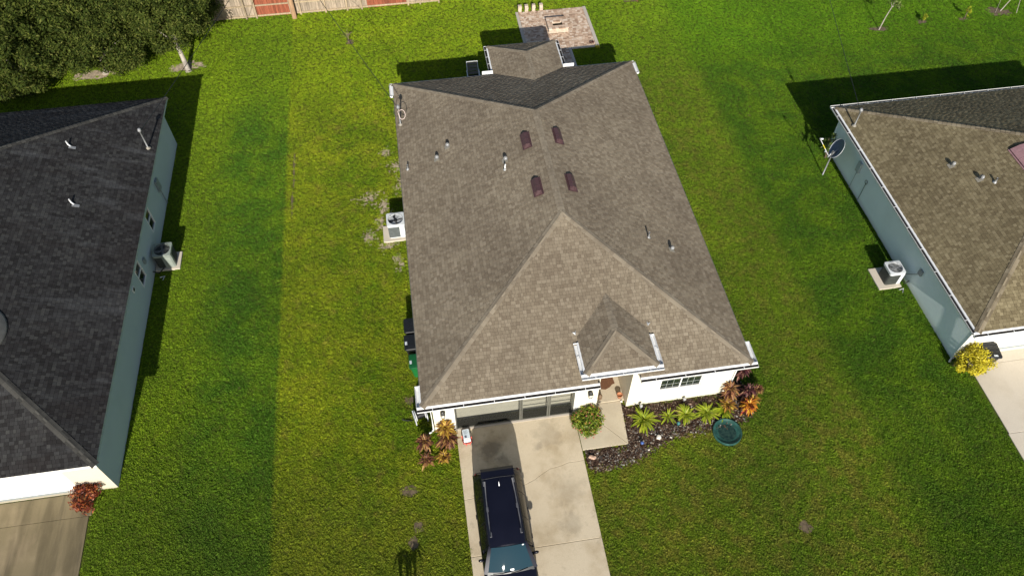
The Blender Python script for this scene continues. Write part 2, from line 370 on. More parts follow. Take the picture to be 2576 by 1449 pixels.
M_rockp = plain("pink_rock", (0.50, 0.34, 0.25), 0.85, 0.25, 8, bump=0.4)

# ------------------------------------------------------------------ ground and turf
PITCH = 0.4232
soil = MB()
gx, gy = [-400, -40, 60, 400], [-400, -14, 60, 600]
for i in range(3):
    for j in range(3): soil.poly([(gx[i], gy[j], 0), (gx[i+1], gy[j], 0), (gx[i+1], gy[j+1], 0), (gx[i], gy[j+1], 0)])
structure(soil.build("ground", M_soil, fix=True))

BED = [(6.27,-1.36),(6.24,-2.0),(6.5,-2.3),(7.4,-2.26),(8.4,-2.02),(9.3,-1.55),(10.2,-1.28),(11.3,-1.22),(12.5,-1.08),(13.2,-0.95),(13.75,-0.6),(13.95,0.1),(13.6,0.85),(12.85,0.9),(12.8,0.30),(8.45,0.30),(8.16,0.62),(8.08,-1.36)]
RECTS = [(1.18,-40,6.17,0.8),(6.17,-1.36,8.12,2.6),(0.33,0.33,12.8,19.25),(-24.6,-0.1,-12.28,20.0),(-40,-40,-13.1,-0.1),(23.2,0.45,36,14.2),(23.62,-40,40,0.6),
         (8.2,25.2,12.88,29.63),(8.2,19.3,11.08,25.2),(-1.3,11.0,0.2,12.1),(21.7,4.52,22.9,5.8),(-12.4,10.82,-11.08,11.95)]
DIRT = [(-12.5,27.1,1.25,0.62),(-17.9,27.1,1.7,0.62),(-22.4,25.9,0.9,0.4),(30.85,24.4,0.55,0.33),(31.2,24.3,0.45,0.3),(39.4,25.0,0.7,0.6),(40.0,24.8,0.5,0.4),(34.05,24.65,0.4,0.25),(36.9,24.55,0.4,0.25),
        (-0.95,-2.0,0.4,0.28),(-0.7,-3.5,0.25,0.25),(-0.9,-4.1,0.25,0.35),(13.95,-5.75,0.32,0.28),(-2.6,28.1,0.4,0.25),(16.15,30.1,0.7,0.5),(-0.62,2.0,0.25,0.25),(-5.82,17.1,0.07,1.6),(-5.86,14.4,0.06,1.2)]
ND = len(DIRT)
SAND = [(-.35, 16.4, .34, .34), (-.2, 15.0, .30, .5), (-1.2, 13.5, .22, .55), (-1.4, 12.4, .16, .3), (-1.1, 10.85, .3, .22), (-.9, 17.6, .18, .2), (-1.9, 14.2, .4, .4), (-.6, 9.7, .2, .3), (.0, 13.2, .08, .7), (-2.0, 11.6, .25, .3)]
def in_poly(x, y, P):
    c = False; n = len(P)
    for i in range(n):
        x0, y0 = P[i]; x1, y1 = P[(i + 1) % n]
        if (y0 > y) != (y1 > y) and x < (x1 - x0) * (y - y0) / (y1 - y0) + x0: c = not c
    return c
def keep(x, y):
    for a, b, c, d in RECTS:
        if a + .035 < x < c - .035 and b + .035 < y < d - .035: return False
    if 5.9 < x < 14.6 and -2.5 < y < 1.2 and in_poly(x + R.gauss(0, .09), y + R.gauss(0, .13), BED): return False
    if (x - 12.26) ** 2 + (y + 1.47) ** 2 < 0.66 ** 2: return False
    for a, b, rx, ry in SAND:
        q = ((x - a) / rx) ** 2 + ((y - b) / ry) ** 2
        if q < 6 and R.random() < .92 * math.exp(-q * .6): return False
    for a, b, rx, ry in DIRT:
        q = ((x - a) / rx) ** 2 + ((y - b) / ry) ** 2
        if q < 1 and R.random() > q * 0.9 - 0.05: return False
    return True
pts = []
y = -9.6
while y < 41:
    # the strip of ground the camera can see at this depth, with a margin to step aside
    k = (y + 8.2) / 46.0
    xa, xb = -17.5 - 14.0 * k, 24.5 + 29.0 * k
    st = 0.125 + 0.045 * k
    x = xa
    while x < xb:
        px_, py_ = x + R.uniform(-.5, .5) * st, y + R.uniform(-.5, .5) * st
        if keep(px_, py_): pts.append((px_, py_, 0.0))
        x += st
    y += st
gm = bpy.data.meshes.new("grass"); gm.from_pydata(pts, [], []); grass = link("grass", gm); stuff(grass)
tufts = bpy.data.collections.new("grass_tufts")
for k in range(4):
    b = MB()
    for i in range(42):
        a = R.uniform(0, 6.283); r = 0.105 * math.sqrt(R.random()); px_, py_ = r * math.cos(a), r * math.sin(a)
        h = R.uniform(0.02, 0.065); wd = R.uniform(0.007, 0.012); th = R.uniform(0, 6.283); ln = R.uniform(0.02, 0.09); la = R.uniform(0, 6.283)
        cx, cy = math.cos(th) * wd, math.sin(th) * wd; lx, ly = math.cos(la) * ln, math.sin(la) * ln
        b.poly([(px_ - cx, py_ - cy, -0.01), (px_ + cx, py_ + cy, -0.01), (px_ + cx * .8 + lx * .45, py_ + cy * .8 + ly * .45, h * .65), (px_ + lx, py_ + ly, h)])
    o = bpy.data.objects.new("grass_tuft", b.mesh("grass_tuft", M_blade)); tufts.objects.link(o)
ng = bpy.data.node_groups.new("turf", 'GeometryNodeTree')
ng.interface.new_socket("Geometry", in_out='INPUT', socket_type='NodeSocketGeometry'); ng.interface.new_socket("Geometry", in_out='OUTPUT', socket_type='NodeSocketGeometry')
gi, go = ng.nodes.new("NodeGroupInput"), ng.nodes.new("NodeGroupOutput")
ci = ng.nodes.new("GeometryNodeCollectionInfo"); ci.inputs[0].default_value = tufts; ci.inputs[1].default_value = True; ci.inputs[2].default_value = True
ip = ng.nodes.new("GeometryNodeInstanceOnPoints"); ip.inputs["Pick Instance"].default_value = True
rv = ng.nodes.new("FunctionNodeRandomValue"); rv.data_type = 'FLOAT_VECTOR'; rv.inputs[0].default_value = (-0.06, -0.06, 0); rv.inputs[1].default_value = (0.06, 0.06, 6.283)
rs = ng.nodes.new("FunctionNodeRandomValue"); rs.data_type = 'FLOAT'; rs.inputs[2].default_value = 0.75; rs.inputs[3].default_value = 1.2; rs.inputs["Seed"].default_value = 5
ng.links.new(gi.outputs[0], ip.inputs["Points"]); ng.links.new(ci.outputs[0], ip.inputs["Instance"])
ng.links.new(rv.outputs[0], ip.inputs["Rotation"]); ng.links.new(rs.outputs[1], ip.inputs["Scale"]); ng.links.new(ip.outputs[0], go.inputs[0])
md = grass.modifiers.new("turf", 'NODES'); md.node_group = ng

# bare sandy patches
def blob_patch(x, y, rx, ry, z, mat, name="bare_soil"):
    n = 30; ph = [R.uniform(0.45, 1.25) for _ in range(n)]
    ph = [(ph[i - 1] + ph[i] * 2 + ph[(i + 1) % n]) / 4 for i in range(n)]
    b = MB(); b.poly([(x + rx * ph[i] * math.cos(6.2832 * i / n), y + ry * ph[i] * math.sin(6.2832 * i / n), z) for i in range(n)])
    return structure(b.build(name, mat))
for i, (a, b_, rx, ry) in enumerate(DIRT):
    blob_patch(a, b_, rx * 0.95, ry * 0.95, 0.004 + 0.0005 * i, M_sand if i < 3 else M_mound)
b = MB()
for (a, c, rx, ry) in SAND:
    for _ in range(int(60 + 260 * rx * ry)):
        x, y, r = R.gauss(a, rx * .75), R.gauss(c, ry * .75), R.uniform(.02, .085); e = R.uniform(.5, 1.5)
        b.poly([(x + r * e * math.cos(q * .785) * R.uniform(.6, 1.2), y + r / e * math.sin(q * .785) * R.uniform(.6, 1.2), .006 + .00002 * _) for q in range(8)])
stuff(b.build('sandy_soil', M_sand))

# ------------------------------------------------------------------ driveways and walks
def slab(parent, pts, z0, z1, mat, name="slab"):
    b = MB(); b.prism([(x, y, z0) for x, y in pts], (0, 0, z1 - z0)); return b.build(name, mat, parent, bevel=0.012)
def paving(name, bedpts, z=0.006):
    b = MB(); b.poly([(x, y, z) for x, y in bedpts]); return structure(b.build(name, M_joint))
dv = paving("driveway", [(1.18,-14),(6.17,-14),(6.17,0.32),(1.18,0.32)])
for a, b_ in ((-14,-9.96),(-9.945,-4.96)): slab(dv, [(1.18,a),(6.16,a),(6.16,b_),(1.18,b_)], 0.0, 0.05, M_conc)
# the slab by the garage is cracked in two
slab(dv, [(1.18,-4.945),(6.16,-4.945),(6.16,-1.785),(5.85,-1.80),(5.52,-1.79),(5.12,-1.90),(4.72,-1.945),(4.40,-2.10),(4.05,-2.30),(3.68,-2.435),(3.2,-2.60),(2.2,-2.66),(1.18,-2.72)], 0.0, 0.05, M_conc)
slab(dv, [(1.18,-2.71),(2.2,-2.65),(3.2,-2.588),(3.68,-2.422),(4.05,-2.288),(4.40,-2.087),(4.72,-1.933),(5.12,-1.888),(5.52,-1.778),(5.85,-1.79),(6.16,-1.773),(6.16,0.32),(1.18,0.32)], 0.0, 0.05, M_conc)
structure(MB().box(1.2, 0.28, 0.05, 6.13, 0.36, 0.075).build("door_sill", M_curb))
wk = paving("front_walk", [(6.18,-1.36),(8.1,-1.36),(8.26,0.62),(8.39,2.49),(7.1,2.49),(7.1,0.62),(6.18,0.3)], 0.007)
slab(wk, [(6.185,-1.355),(8.085,-1.355),(7.235,-0.34),(6.185,-0.34)], 0, 0.05, M_conc2)
slab(wk, [(8.095,-1.345),(8.245,0.62),(7.1,0.62),(7.1,-0.2),(7.245,-0.33)], 0, 0.05, M_conc2)
slab(wk, [(7.085,0.635),(8.395,0.635),(8.395,2.495),(7.085,2.495)], 0, 0.09, M_conc2)
dl = paving("neighbour_driveway", [(-40,-14),(-13.1,-14),(-13.22,-0.15),(-40,-0.15)])
for (a, b_) in ((-14,-7.0),(-6.985,-1.15),(-1.135,-0.16)): slab(dl, [(-30,a),(-13.12,a),(-13.22,b_),(-30,b_)], 0, 0.05, M_concl)
dr = paving("side_driveway", [(23.66,-14),(40,-14),(40,0.6),(23.8,0.6)])
for (a, b_) in ((-14,-3.3),(-3.285,-0.05),(-0.035,0.62)): slab(dr, [(23.62 + (0.14 if b_ > -1 else 0.0),a),(40,a),(40,b_),(23.72 + (0.06 if b_ > -1 else 0),b_)], 0, 0.05, M_concr)

# ------------------------------------------------------------------ shingle roofs
VM = cam.rotation_euler.to_matrix()
def near_view(p, m=1.3):
    q = VM.transposed() @ (Vector(p) - CAM)
    return q.z < 0 and abs(q.x / -q.z) < m * 0.68 and abs(q.y / -q.z) < m * 0.383
def clip(poly, edges):
    for (nx, ny, c) in edges:
        out = []; n = len(poly)
        for i in range(n):
            p, q = poly[i], poly[(i + 1) % n]; dp, dq = p[0] * nx + p[1] * ny - c, q[0] * nx + q[1] * ny - c
            if dp >= 0: out.append(p)
            if (dp >= 0) != (dq >= 0):
                tt = dp / (dp - dq); out.append((p[0] + (q[0] - p[0]) * tt, p[1] + (q[1] - p[1]) * tt))
        poly = out
        if len(poly) < 3: return []
    return poly
def shingle_face(pts, store, expo=0.142, skip=None, seen=True):
    """pts: convex 3D polygon, its first edge the eave; fills store with tab prisms (centre, verts, faces)"""
    P = [Vector(p) for p in pts]; o = P[0]; u = (P[1] - P[0]).normalized(); nrm = u.cross(P[2] - P[0]).normalized()
    if nrm.z < 0: nrm = -nrm
    v = nrm.cross(u)
    if (P[2] - P[0]).dot(v) < 0: v = -v
    q = [((p - o).dot(u), (p - o).dot(v)) for p in P]
    ar = sum(q[i][0] * q[(i + 1) % len(q)][1] - q[(i + 1) % len(q)][0] * q[i][1] for i in range(len(q)))
    if ar < 0: q = q[::-1]
    edges = []
    for i in range(len(q)):
        a, b = q[i], q[(i + 1) % len(q)]; nx, ny = -(b[1] - a[1]), (b[0] - a[0]); L = math.hypot(nx, ny)
        if L > 1e-6: edges.append((nx / L, ny / L, (a[0] * nx + a[1] * ny) / L))
    vmax = max(p[1] for p in q); umin = min(p[0] for p in q); umax = max(p[0] for p in q)
    row = 0; y0 = -0.02
    while y0 < vmax:
        x = umin - R.uniform(0, 0.2)
        # extent of this row
        band = clip([(umin - 1, y0), (umax + 1, y0), (umax + 1, y0 + expo), (umin - 1, y0 + expo)], edges)
        if band:
            bx0, bx1 = min(p[0] for p in band), max(p[0] for p in band)
            tooth = R.random() < .5
            while x < bx1:
                wd = R.choice((0.11, 0.13, 0.15, 0.17, 0.2)); tooth = not tooth if R.random() < 0.85 else tooth
                if x + wd > bx0:
                    pl = clip([(x + 0.0035, y0), (x + wd - 0.0035, y0), (x + wd - 0.0035, y0 + expo - 0.006), (x + 0.0035, y0 + expo - 0.006)], edges)
                    if pl:
                        cx = sum(p[0] for p in pl) / len(pl); cy = sum(p[1] for p in pl) / len(pl); ctr = o + u * cx + v * cy
                        if not (skip and skip(ctr)) and near_view(ctr):
                            t = R.uniform(0.010, 0.013) if tooth else R.uniform(0.005, 0.007)
                            top = [o + u * p[0] + v * p[1] + nrm * (0.004 + t * (1 - 0.06 * (p[1] - y0) / expo)) for p in pl]
                            bot = [o + u * p[0] + v * p[1] + nrm * 0.001 for p in pl]
                            store.append((ctr, top, bot, nrm, len(pl) == 4 and wd * expo > 0.012))
                x += wd
        y0 += expo; row += 1
def shingle_roof(roof, store, mat, most=300):
    """the shingles that show largest become objects, the rest one part"""
    def size(s):
        d = CAM - s[0]; return (0 if not s[4] else 1, s[3].dot(d.normalized()) / d.length_squared)
    idx = sorted(range(len(store)), key=lambda i: size(store[i]), reverse=True)
    def put(b, s):
        n = len(s[1]); i = len(b.v); b.v += [tuple(p) for p in s[1]] + [tuple(p) for p in s[2]]
        b.f.append(tuple(range(i, i + n)))
        for k in range(n): b.f.append((i + n + k, i + n + (k + 1) % n, i + (k + 1) % n, i + k))
    for i in idx[:most]:
        b = MB(); put(b, store[i]); b.build("shingle", mat, roof)
    b = MB()
    for i in idx[most:]: put(b, store[i])
    stuff(b.build("shingles", mat, roof))
def caps(roof, p0, p1, n1, n2, mat, expo=0.205, wd=0.15):
    """a row of overlapping cap shingles from p0 up to p1 between faces with normals n1, n2"""
    p0, p1 = Vector(p0), Vector(p1); d = (p1 - p0).normalized(); L = (p1 - p0).length
    s1 = d.cross(n1).normalized(); s2 = d.cross(n2).normalized()
    if s1.z > 0: s1 = -s1
    if s2.z > 0: s2 = -s2
    up = (n1 + n2).normalized()
    k = 0.0
    while k < L - 0.05:
        if not near_view(p0 + d * k): k += expo; continue
        e = min(k + expo + 0.05, L + 0.03)
        b = MB(); rows = []
        for t, h in ((k, 0.030), (e, 0.020)):
            c = p0 + d * t; rows.append([c + s1 * wd + n1 * h, c + s1 * wd * .4 + (n1 * .75 + up * .25) * h, c + up * (h + 0.004), c + s2 * wd * .4 + (n2 * .75 + up * .25) * h, c + s2 * wd + n2 * h])
        for j in range(4): b.poly([rows[0][j], rows[0][j+1], rows[1][j+1], rows[1][j]])
        lo = [p0 + d * k + s1 * wd + n1 * 0.005, p0 + d * k + up * 0.005, p0 + d * k + s2 * wd + n2 * 0.005]
        b.poly([rows[0][0], rows[0][1], rows[0][2], lo[1], lo[0]]); b.poly([rows[0][2], rows[0][3], rows[0][4], lo[2], lo[1]])
        b.poly([rows[0][0], rows[1][0], rows[1][0] - n1 * 0.015, lo[0]]); b.poly([rows[0][4], rows[1][4], rows[1][4] - n2 * 0.015, lo[2]])
        b.build("ridge_cap", mat, roof)
        k += expo
NF, NB = Vector((0, -PITCH, 1)).normalized(), Vector((0, PITCH, 1)).normalized()
NL, NR = Vector((-PITCH, 0, 1)).normalized(), Vector((PITCH, 0, 1)).normalized()
def hip_roof(house, x0, y0, x1, y1, ze, mat, cmat, skip=None, extra=(), extra_caps=(), eave_hole=None, mark=True):
    W, D = x1 - x0, y1 - y0; h = min(W, D) / 2; zr = ze + h * PITCH
    if W <= D: a, b = Vector((x0 + h, y0 + h, zr)), Vector((x0 + h, y1 - h, zr))       # ridge along y
    else: a, b = Vector((x0 + h, y0 + h, zr)), Vector((x1 - h, y0 + h, zr))             # ridge along x
    c00, c10, c01, c11 = Vector((x0, y0, ze)), Vector((x1, y0, ze)), Vector((x0, y1, ze)), Vector((x1, y1, ze))
    if W <= D: faces = [[c10, c00, a], [c01, c11, b], [c00, c01, b, a], [c11, c10, a, b]]
    else: faces = [[c10, c00, a, b], [c01, c11, b, a], [c00, c01, a], [c11, c10, b]]
    deck = MB()
    for k, f in enumerate(faces):
        if k == 0 and eave_hole:
            xa, xb, dp = eave_hole; zz = ze + dp * PITCH
            f = [c10, (xb, y0, ze), (xb, y0 + dp, zz), (xa, y0 + dp, zz), (xa, y0, ze), c00] + list(f[2:])
        deck.poly(f)
    for e in extra: deck.poly(e)
    roof = deck.build("roof", M_deck, house)
    store = []
    for f in faces: shingle_face(f, store, skip=skip)
    for e in extra: shingle_face(e, store)
    shingle_roof(roof, store, mat)
    if W <= D:
        rows = [(c00, a, NF, NL), (c10, a, NF, NR), (c01, b, NB, NL), (c11, b, NB, NR), (b, a, NL, NR)]
    else:
        rows = [(c00, a, NF, NL), (c01, a, NB, NL), (c10, b, NF, NR), (c11, b, NB, NR), (b, a, NF, NB)]
    for p, q, m, n in rows: caps(roof, p, q, m, n, cmat)
    for p, q, m, n in extra_caps: caps(roof, Vector(p), Vector(q), m, n, cmat)
    return roof
def gutter(house, p0, p1, out, closed=(True, True), step=0.95, apron=True, brackets=True, name="gutter", debris=True, drop=0.0):
    """open channel along the eave from p0 to p1 (eave edge points), out = horizontal outward direction"""
    p0, p1, out = Vector(p0) - Vector((0, 0, drop)), Vector(p1) - Vector((0, 0, drop)), Vector(out); d = (p1 - p0).normalized(); z = Vector((0, 0, 1))
    prof = [(0.0, 0.004), (0.036, -0.010), (0.062, -0.022), (0.062, -0.14), (0.175, -0.14), (0.205, -0.075), (0.205, -0.022), (0.196, -0.020), (0.196, -0.07), (0.160, -0.128), (0.074, -0.128), (0.074, -0.022), (0.066, -0.008), (0.0, 0.012)]
    if not apron: prof = prof[2:-2]
    b = MB(); b.loft([[p + out * x + z * h for x, h in prof] for p in (p0, p1)], close=True, caps=False)
    for k, p in enumerate((p0, p1)):
        if closed[k]:
            s = d * (0.004 if k == 0 else -0.004)
            b.prism([p + out * 0.062 + z * -0.03, p + out * 0.062 + z * -0.14, p + out * 0.175 + z * -0.14, p + out * 0.205 + z * -0.075, p + out * 0.205 + z * -0.022], s)
    g = b.build(name, M_gut, house, fix=True)
    if debris:
        q = MB(); q.loft([[p + out * x + z * h for x, h in ((.0745, -.05), (.12, -.042), (.1955, -.048))] for p in (p0, p1)], False, False); q.build("leaf_debris", M_debris, g)
    if brackets:
        n = max(1, int((p1 - p0).length / step)); L = (p1 - p0).length
        for i in range(n):
            c = p0 + d * (L * (i + 0.5) / n); q = MB()
            q.prism([c + out * 0.05 + z * -0.012 - d * .012, c + out * 0.05 + z * -0.012 + d * .012, c + out * 0.198 + z * -0.024 + d * .012, c + out * 0.198 + z * -0.024 - d * .012], z * 0.008)
            q.build("bracket", M_gut, g)
    return g
def wall_panel(b, o, u, L, H, holes, depth, n):
    """wall rectangle with openings; o origin, u along, n outward, reveals go inward by depth"""
    o, u, n = Vector(o), Vector(u), Vector(n); z = Vector((0, 0, 1))
    xs = sorted({0, L, *[h[0] for h in holes], *[h[2] for h in holes]}); zs = sorted({0, H, *[h[1] for h in holes], *[h[3] for h in holes]})
    for i in range(len(xs) - 1):
        for j in range(len(zs) - 1):
            cx, cz = (xs[i] + xs[i+1]) / 2, (zs[j] + zs[j+1]) / 2
            if any(h[0] < cx < h[2] and h[1] < cz < h[3] for h in holes): continue
            b.poly([o + u * xs[i] + z * zs[j], o + u * xs[i+1] + z * zs[j], o + u * xs[i+1] + z * zs[j+1], o + u * xs[i] + z * zs[j+1]])
    for (a, c, e, f) in holes:
        q = [o + u * a + z * c, o + u * e + z * c, o + u * e + z * f, o + u * a + z * f]
        for k in range(4): b.poly([q[k], q[(k+1) % 4], q[(k+1) % 4] - n * depth, q[k] - n * depth])
def sliding_window(house, o, u, n, W, H, depth=0.09, grid=(3, 2), mat=M_trim, label=None, curtain=False):
    """two sashes side by side (or one above the other) inside an opening; o lower corner on the wall face"""
    o, u, n = Vector(o) - Vector(n) * depth, Vector(u), Vector(n); z = Vector((0, 0, 1))
    def bar(b, a0, z0, a1, z1, t0, t1):
        p = [o + u * a0 + z * z0 + n * t0, o + u * a1 + z * z0 + n * t0, o + u * a1 + z * z1 + n * t0, o + u * a0 + z * z1 + n * t0]; b.prism(p, n * (t1 - t0))
    fr = MB(); t = 0.05
    bar(fr, 0, 0, W, t, 0, .06); bar(fr, 0, H - t, W, H, 0, .06); bar(fr, 0, t, t, H - t, 0, .06); bar(fr, W - t, t, W, H - t, 0, .06)
    wnd = fr.build("window", mat, house, fix=True)
    if label: wnd["label"] = label
    for k in range(2):
        a0, a1 = (t, W / 2 - 0.025) if k == 0 else (W / 2 + 0.025, W - t)
        pn = MB(); bar(pn, a0, t, a1, H - t, 0.004, 0.012); pn.build("pane", M_glass, wnd, fix=True)
        if grid:
            mu = MB()
            for i in range(1, grid[0]): c = a0 + (a1 - a0) * i / grid[0]; bar(mu, c - .006, t, c + .006, H - t, .013, .022)
            for j in range(1, grid[1]): c = t + (H - 2 * t) * j / grid[1]; bar(mu, a0, c - .006, a1, c + .006, .023, .031)
            mu.build("muntin", plain("muntin_grey", (.42, .45, .42), .5), wnd, fix=True)
    mid = MB(); bar(mid, W / 2 - 0.025, t, W / 2 + 0.025, H - t, 0, .05); mid.build("mullion", mat, wnd, fix=True)
    return wnd
def hood_vent(house, x, y, z, roofn, name="exhaust_vent", s=1.0):
    """bent sheet-metal exhaust hood on a flashing plate"""
    M = Matrix.Translation((x, y, z)) @ frame_on(roofn)
    M2 = Matrix.Translation((x, y, z))
    fl = MB(); fl.box(-.16*s, -.17*s, .022, .16*s, .15*s, .03, M); o = fl.build(name, M_fl, house)
    b = MB(); b.tube([M2 @ Vector((0, 0, -.02)), M2 @ Vector((0, 0, .16*s)), M2 @ Vector((0, -.03*s, .25*s)), M2 @ Vector((0, -.12*s, .29*s))], .088*s, 12, .108*s); b.build("hood", M_metal, o, smooth=True)
    return o
def stack_pipe(house, x, y, z, h, r=0.04, mat=M_pvc, bend=None):
    b = MB(); p = [(x, y, z - .05), (x, y, z + h)]
    if bend: p.append((x + bend[0], y + bend[1], z + h + bend[2]))
    b.tube(p, r, 10); o = b.build("vent_pipe", mat, house, smooth=True)
    c = MB(); c.lathe([(r * 2.6, 0.0), (r * 2.1, .03), (r * 1.25, .07), (r * 1.02, .10)], 12, Matrix.Translation((x, y, z))); c.build("flashing", M_metal, o, smooth=True)
    return o
def frame_on(n):
    n = Vector(n).normalized(); y = (Vector((0, 1, 0)) - n * n.y).normalized(); x = y.cross(n)
    return Matrix((x, y, n)).transposed().to_4x4()
def box_vent(house, x, y, z, n, mat, L=0.98, Wd=0.42, s=1.0):
    """low ribbed roof ventilator lying along the ridge direction"""
    rot = frame_on(n); Q = Matrix.Translation((x, y, z)) @ rot
    hw, hl = Wd / 2, L / 2
    def sec(yy, h, k=1.0): return [Q @ Vector(p) for p in ((-hw*k, yy, .02), (-hw*k, yy, h * .62), (0, yy, h), (hw*k, yy, h * .62), (hw*k, yy, .02))]
    b = MB(); b.loft([sec(-hl, .05), sec(-hl + .14, .15), sec(hl, .15)], close=True, caps=True); o = b.build("roof_vent", mat, house, fix=True)
    r = MB(); r.loft([sec(-.02, .158), sec(.012, .158)], close=True, caps=True); r.build("rib", mat, o, fix=True)
    f = MB(); f.box(-hw - .07, -hl - .05, .020, hw + .07, hl + .05, .028, Q); f.build("flashing", mat, o, fix=True)
    e = MB(); e.poly([Q @ Vector(p) for p in ((-hw*.9, hl + .004, .035), (hw*.9, hl + .004, .035), (hw*.9, hl + .004, .085), (0, hl + .004, .13), (-hw*.9, hl + .004, .085))]); e.build("louvre", M_dark, o)
    return o
def service_mast(house, x, y, z, top, loop=True, r=0.035):
    b = MB(); b.tube([(x, y, z - .1), (x, y, top)], r, 10); o = b.build("service_mast", M_metal, house, smooth=True)
    h = MB(); h.lathe([(0.0, .15), (.05, .14), (.085, .08), (.09, .0), (.05, -.05), (.0, -.06)], 12, Matrix.Translation((x, y, top)) @ Matrix.Rotation(-.5, 4, 'X')); h.build("weatherhead", M_metal, o, smooth=True)
    c = MB(); c.lathe([(.13, 0), (.1, .03), (.05, .09)], 12, Matrix.Translation((x, y, z + .02))); c.build("flashing", M_fl, o, smooth=True)
    if loop:
        q = MB(); q.tube([(x + .02, y + .02, top - .02)] + [(x + .14 + .17 * math.cos(a), y - .12 + .1 * math.sin(a), top - .34 + .22 * math.sin(a)) for a in [2.4 - i * .42 for i in range(12)]] + [(x - .05, y + .06, top - .25)], .016, 6)
        q.build("drip_loop", plain('faded_pink_cable', (.62, .5, .45), .5), o, smooth=True)
        k = MB(); k.tube([(x, y, top - .05)] + [(x - .12 + .12 * math.cos(a), y + .1 * math.sin(a), top - .25 + .2 * math.sin(a)) for a in [1.2 + i * .45 for i in range(10)]], .012, 6); k.build("service_cable", M_black, o, smooth=True)
    return o

# ------------------------------------------------------------------ the middle house
W, D, ZE = 13.131, 19.609, 2.927
house = thing("house", "cream house with weathered tan hip roof, between the lawns in the middle", "house", (6.5, 9.8, 0))
EX0, EX1, EY, EZ = 6.335, 9.18, 0.03, 3.68
eh = (EX1 - EX0) / 2; ex = (EX0 + EX1) / 2; ezr = EZ + eh * PITCH
ym = lambda z: (z - ZE) / PITCH
PX0, PX1, PY, PZ = 5.45, 9.33, 22.27, 2.85
ph = (PX1 - PX0) / 2; pxm = (PX0 + PX1) / 2; pzr = PZ + ph * PITCH
yb = lambda z: D - (z - ZE) / PITCH
E00, E10 = (EX0, EY, EZ), (EX1, EY, EZ)
extra = [[(EX1, EY, EZ), (EX0, EY, EZ), (ex, EY + eh, ezr)],
         [(EX0, EY, EZ), (EX0, ym(EZ), EZ), (ex, ym(ezr), ezr), (ex, EY + eh, ezr)],
         [(EX1, ym(EZ), EZ), (EX1, EY, EZ), (ex, EY + eh, ezr), (ex, ym(ezr), ezr)],
         [(PX0, PY, PZ), (PX1, PY, PZ), (pxm, PY - ph, pzr)],
         [(PX0, yb(PZ), PZ), (PX0, PY, PZ), (pxm, PY - ph, pzr), (pxm, yb(pzr), pzr)],
         [(PX1, PY, PZ), (PX1, yb(PZ), PZ), (pxm, yb(pzr), pzr), (pxm, PY - ph, pzr)]]
xcaps = [(E00, (ex, EY + eh, ezr), NF, NL), (E10, (ex, EY + eh, ezr), NF, NR), ((ex, ym(ezr), ezr), (ex, EY + eh, ezr), NL, NR),
         ((PX0, PY, PZ), (pxm, PY - ph, pzr), NB, NL), ((PX1, PY, PZ), (pxm, PY - ph, pzr), NB, NR), ((pxm, yb(pzr), pzr), (pxm, PY - ph, pzr), NL, NR)]

hip_roof(house, 0, 0, W, D, ZE, M_shin, M_cap, skip=lambda p: 6.93 < p.x < 8.58 and p.y < 0.42, extra=extra, extra_caps=xcaps, eave_hole=(6.95, 8.56, 0.40))
o_ = 0.344; WX = W - o_; HW = 2.80
wl = MB()
for (a, b_, holes, dep) in ((o_, 6.6, [(1.2 - o_, 0.0, 6.11 - o_, 2.13)], 0.46), (6.6, 7.08, [], .1), (8.40, WX, [(9.67 - 8.40, .95, 11.46 - 8.40, 2.1)], 0.10)):
    wall_panel(wl, (a, o_, 0), (1, 0, 0), b_ - a, HW, holes, dep, (0, -1, 0))
wall_panel(wl, (o_, D - o_, 0), (0, -1, 0), D - 2 * o_, HW, [], .1, (-1, 0, 0))
wall_panel(wl, (WX, o_, 0), (0, 1, 0), D - 2 * o_, HW, [], .1, (1, 0, 0))
wall_panel(wl, (WX, D - o_, 0), (-1, 0, 0), W - 2 * o_, HW, [(3.6, 0.06, 6.2, 2.1)], .1, (0, 1, 0))
# the entry tower: jambs, cheeks and the pieces that stand above the roof
wl.poly([(8.40, o_, 0), (8.40, 2.5, 0), (8.40, 2.5, 3.5), (8.40, o_, 3.5)]); wl.poly([(7.08, o_, 0), (7.08, 2.5, 0), (7.08, 2.5, 3.5), (7.08, o_, 3.5)])
wl.poly([(7.08, 2.5, 0), (8.40, 2.5, 0), (8.40, 2.5, 3.5), (7.08, 2.5, 3.5)])
for (a, b_) in ((6.97, 7.08), (8.40, 8.54)):
    wl.poly([(a, o_ , 2.8), (b_, o_, 2.8), (b_, o_, 3.56), (a, o_, 3.56)])
    c = a if a < 7 else b_
    wl.poly([(c, o_, 2.8), (c, 1.75, 2.8), (c, 1.75, 3.56), (c, o_, 3.56)])
wall = wl.build("wall", M_cream, house)
sf = MB()
for (a, b_, c, d) in ((0.01, 0.01, 6.95, o_), (8.56, 0.01, W - .01, o_), (0.01, o_, o_, D - .01), (WX, o_, W - .01, D - .01), (o_, D - o_, WX, D - .01)):
    sf.poly([(a, b_, 2.79), (c, b_, 2.79), (c, d, 2.79), (a, d, 2.79)])
sf.poly([(EX0 + .02, EY + .02, 3.57), (EX1 - .02, EY + .02, 3.57), (EX1 - .02, 2.2, 3.57), (EX0 + .02, 2.2, 3.57)])
sf.build("soffit", M_trim, house)
fa = MB()
fa.box(0.002, 0.004, 2.78, 6.95, 0.022, ZE - .004); fa.box(8.56, 0.004, 2.78, W - .002, 0.022, ZE - .004)
fa.box(0.004, 0.024, 2.78, 0.022, D - .024, ZE - .004); fa.box(W - .022, 0.024, 2.78, W - .004, D - .024, ZE - .004); fa.box(0.002, D - .022, 2.78, W - .002, D - .004, ZE - .004)
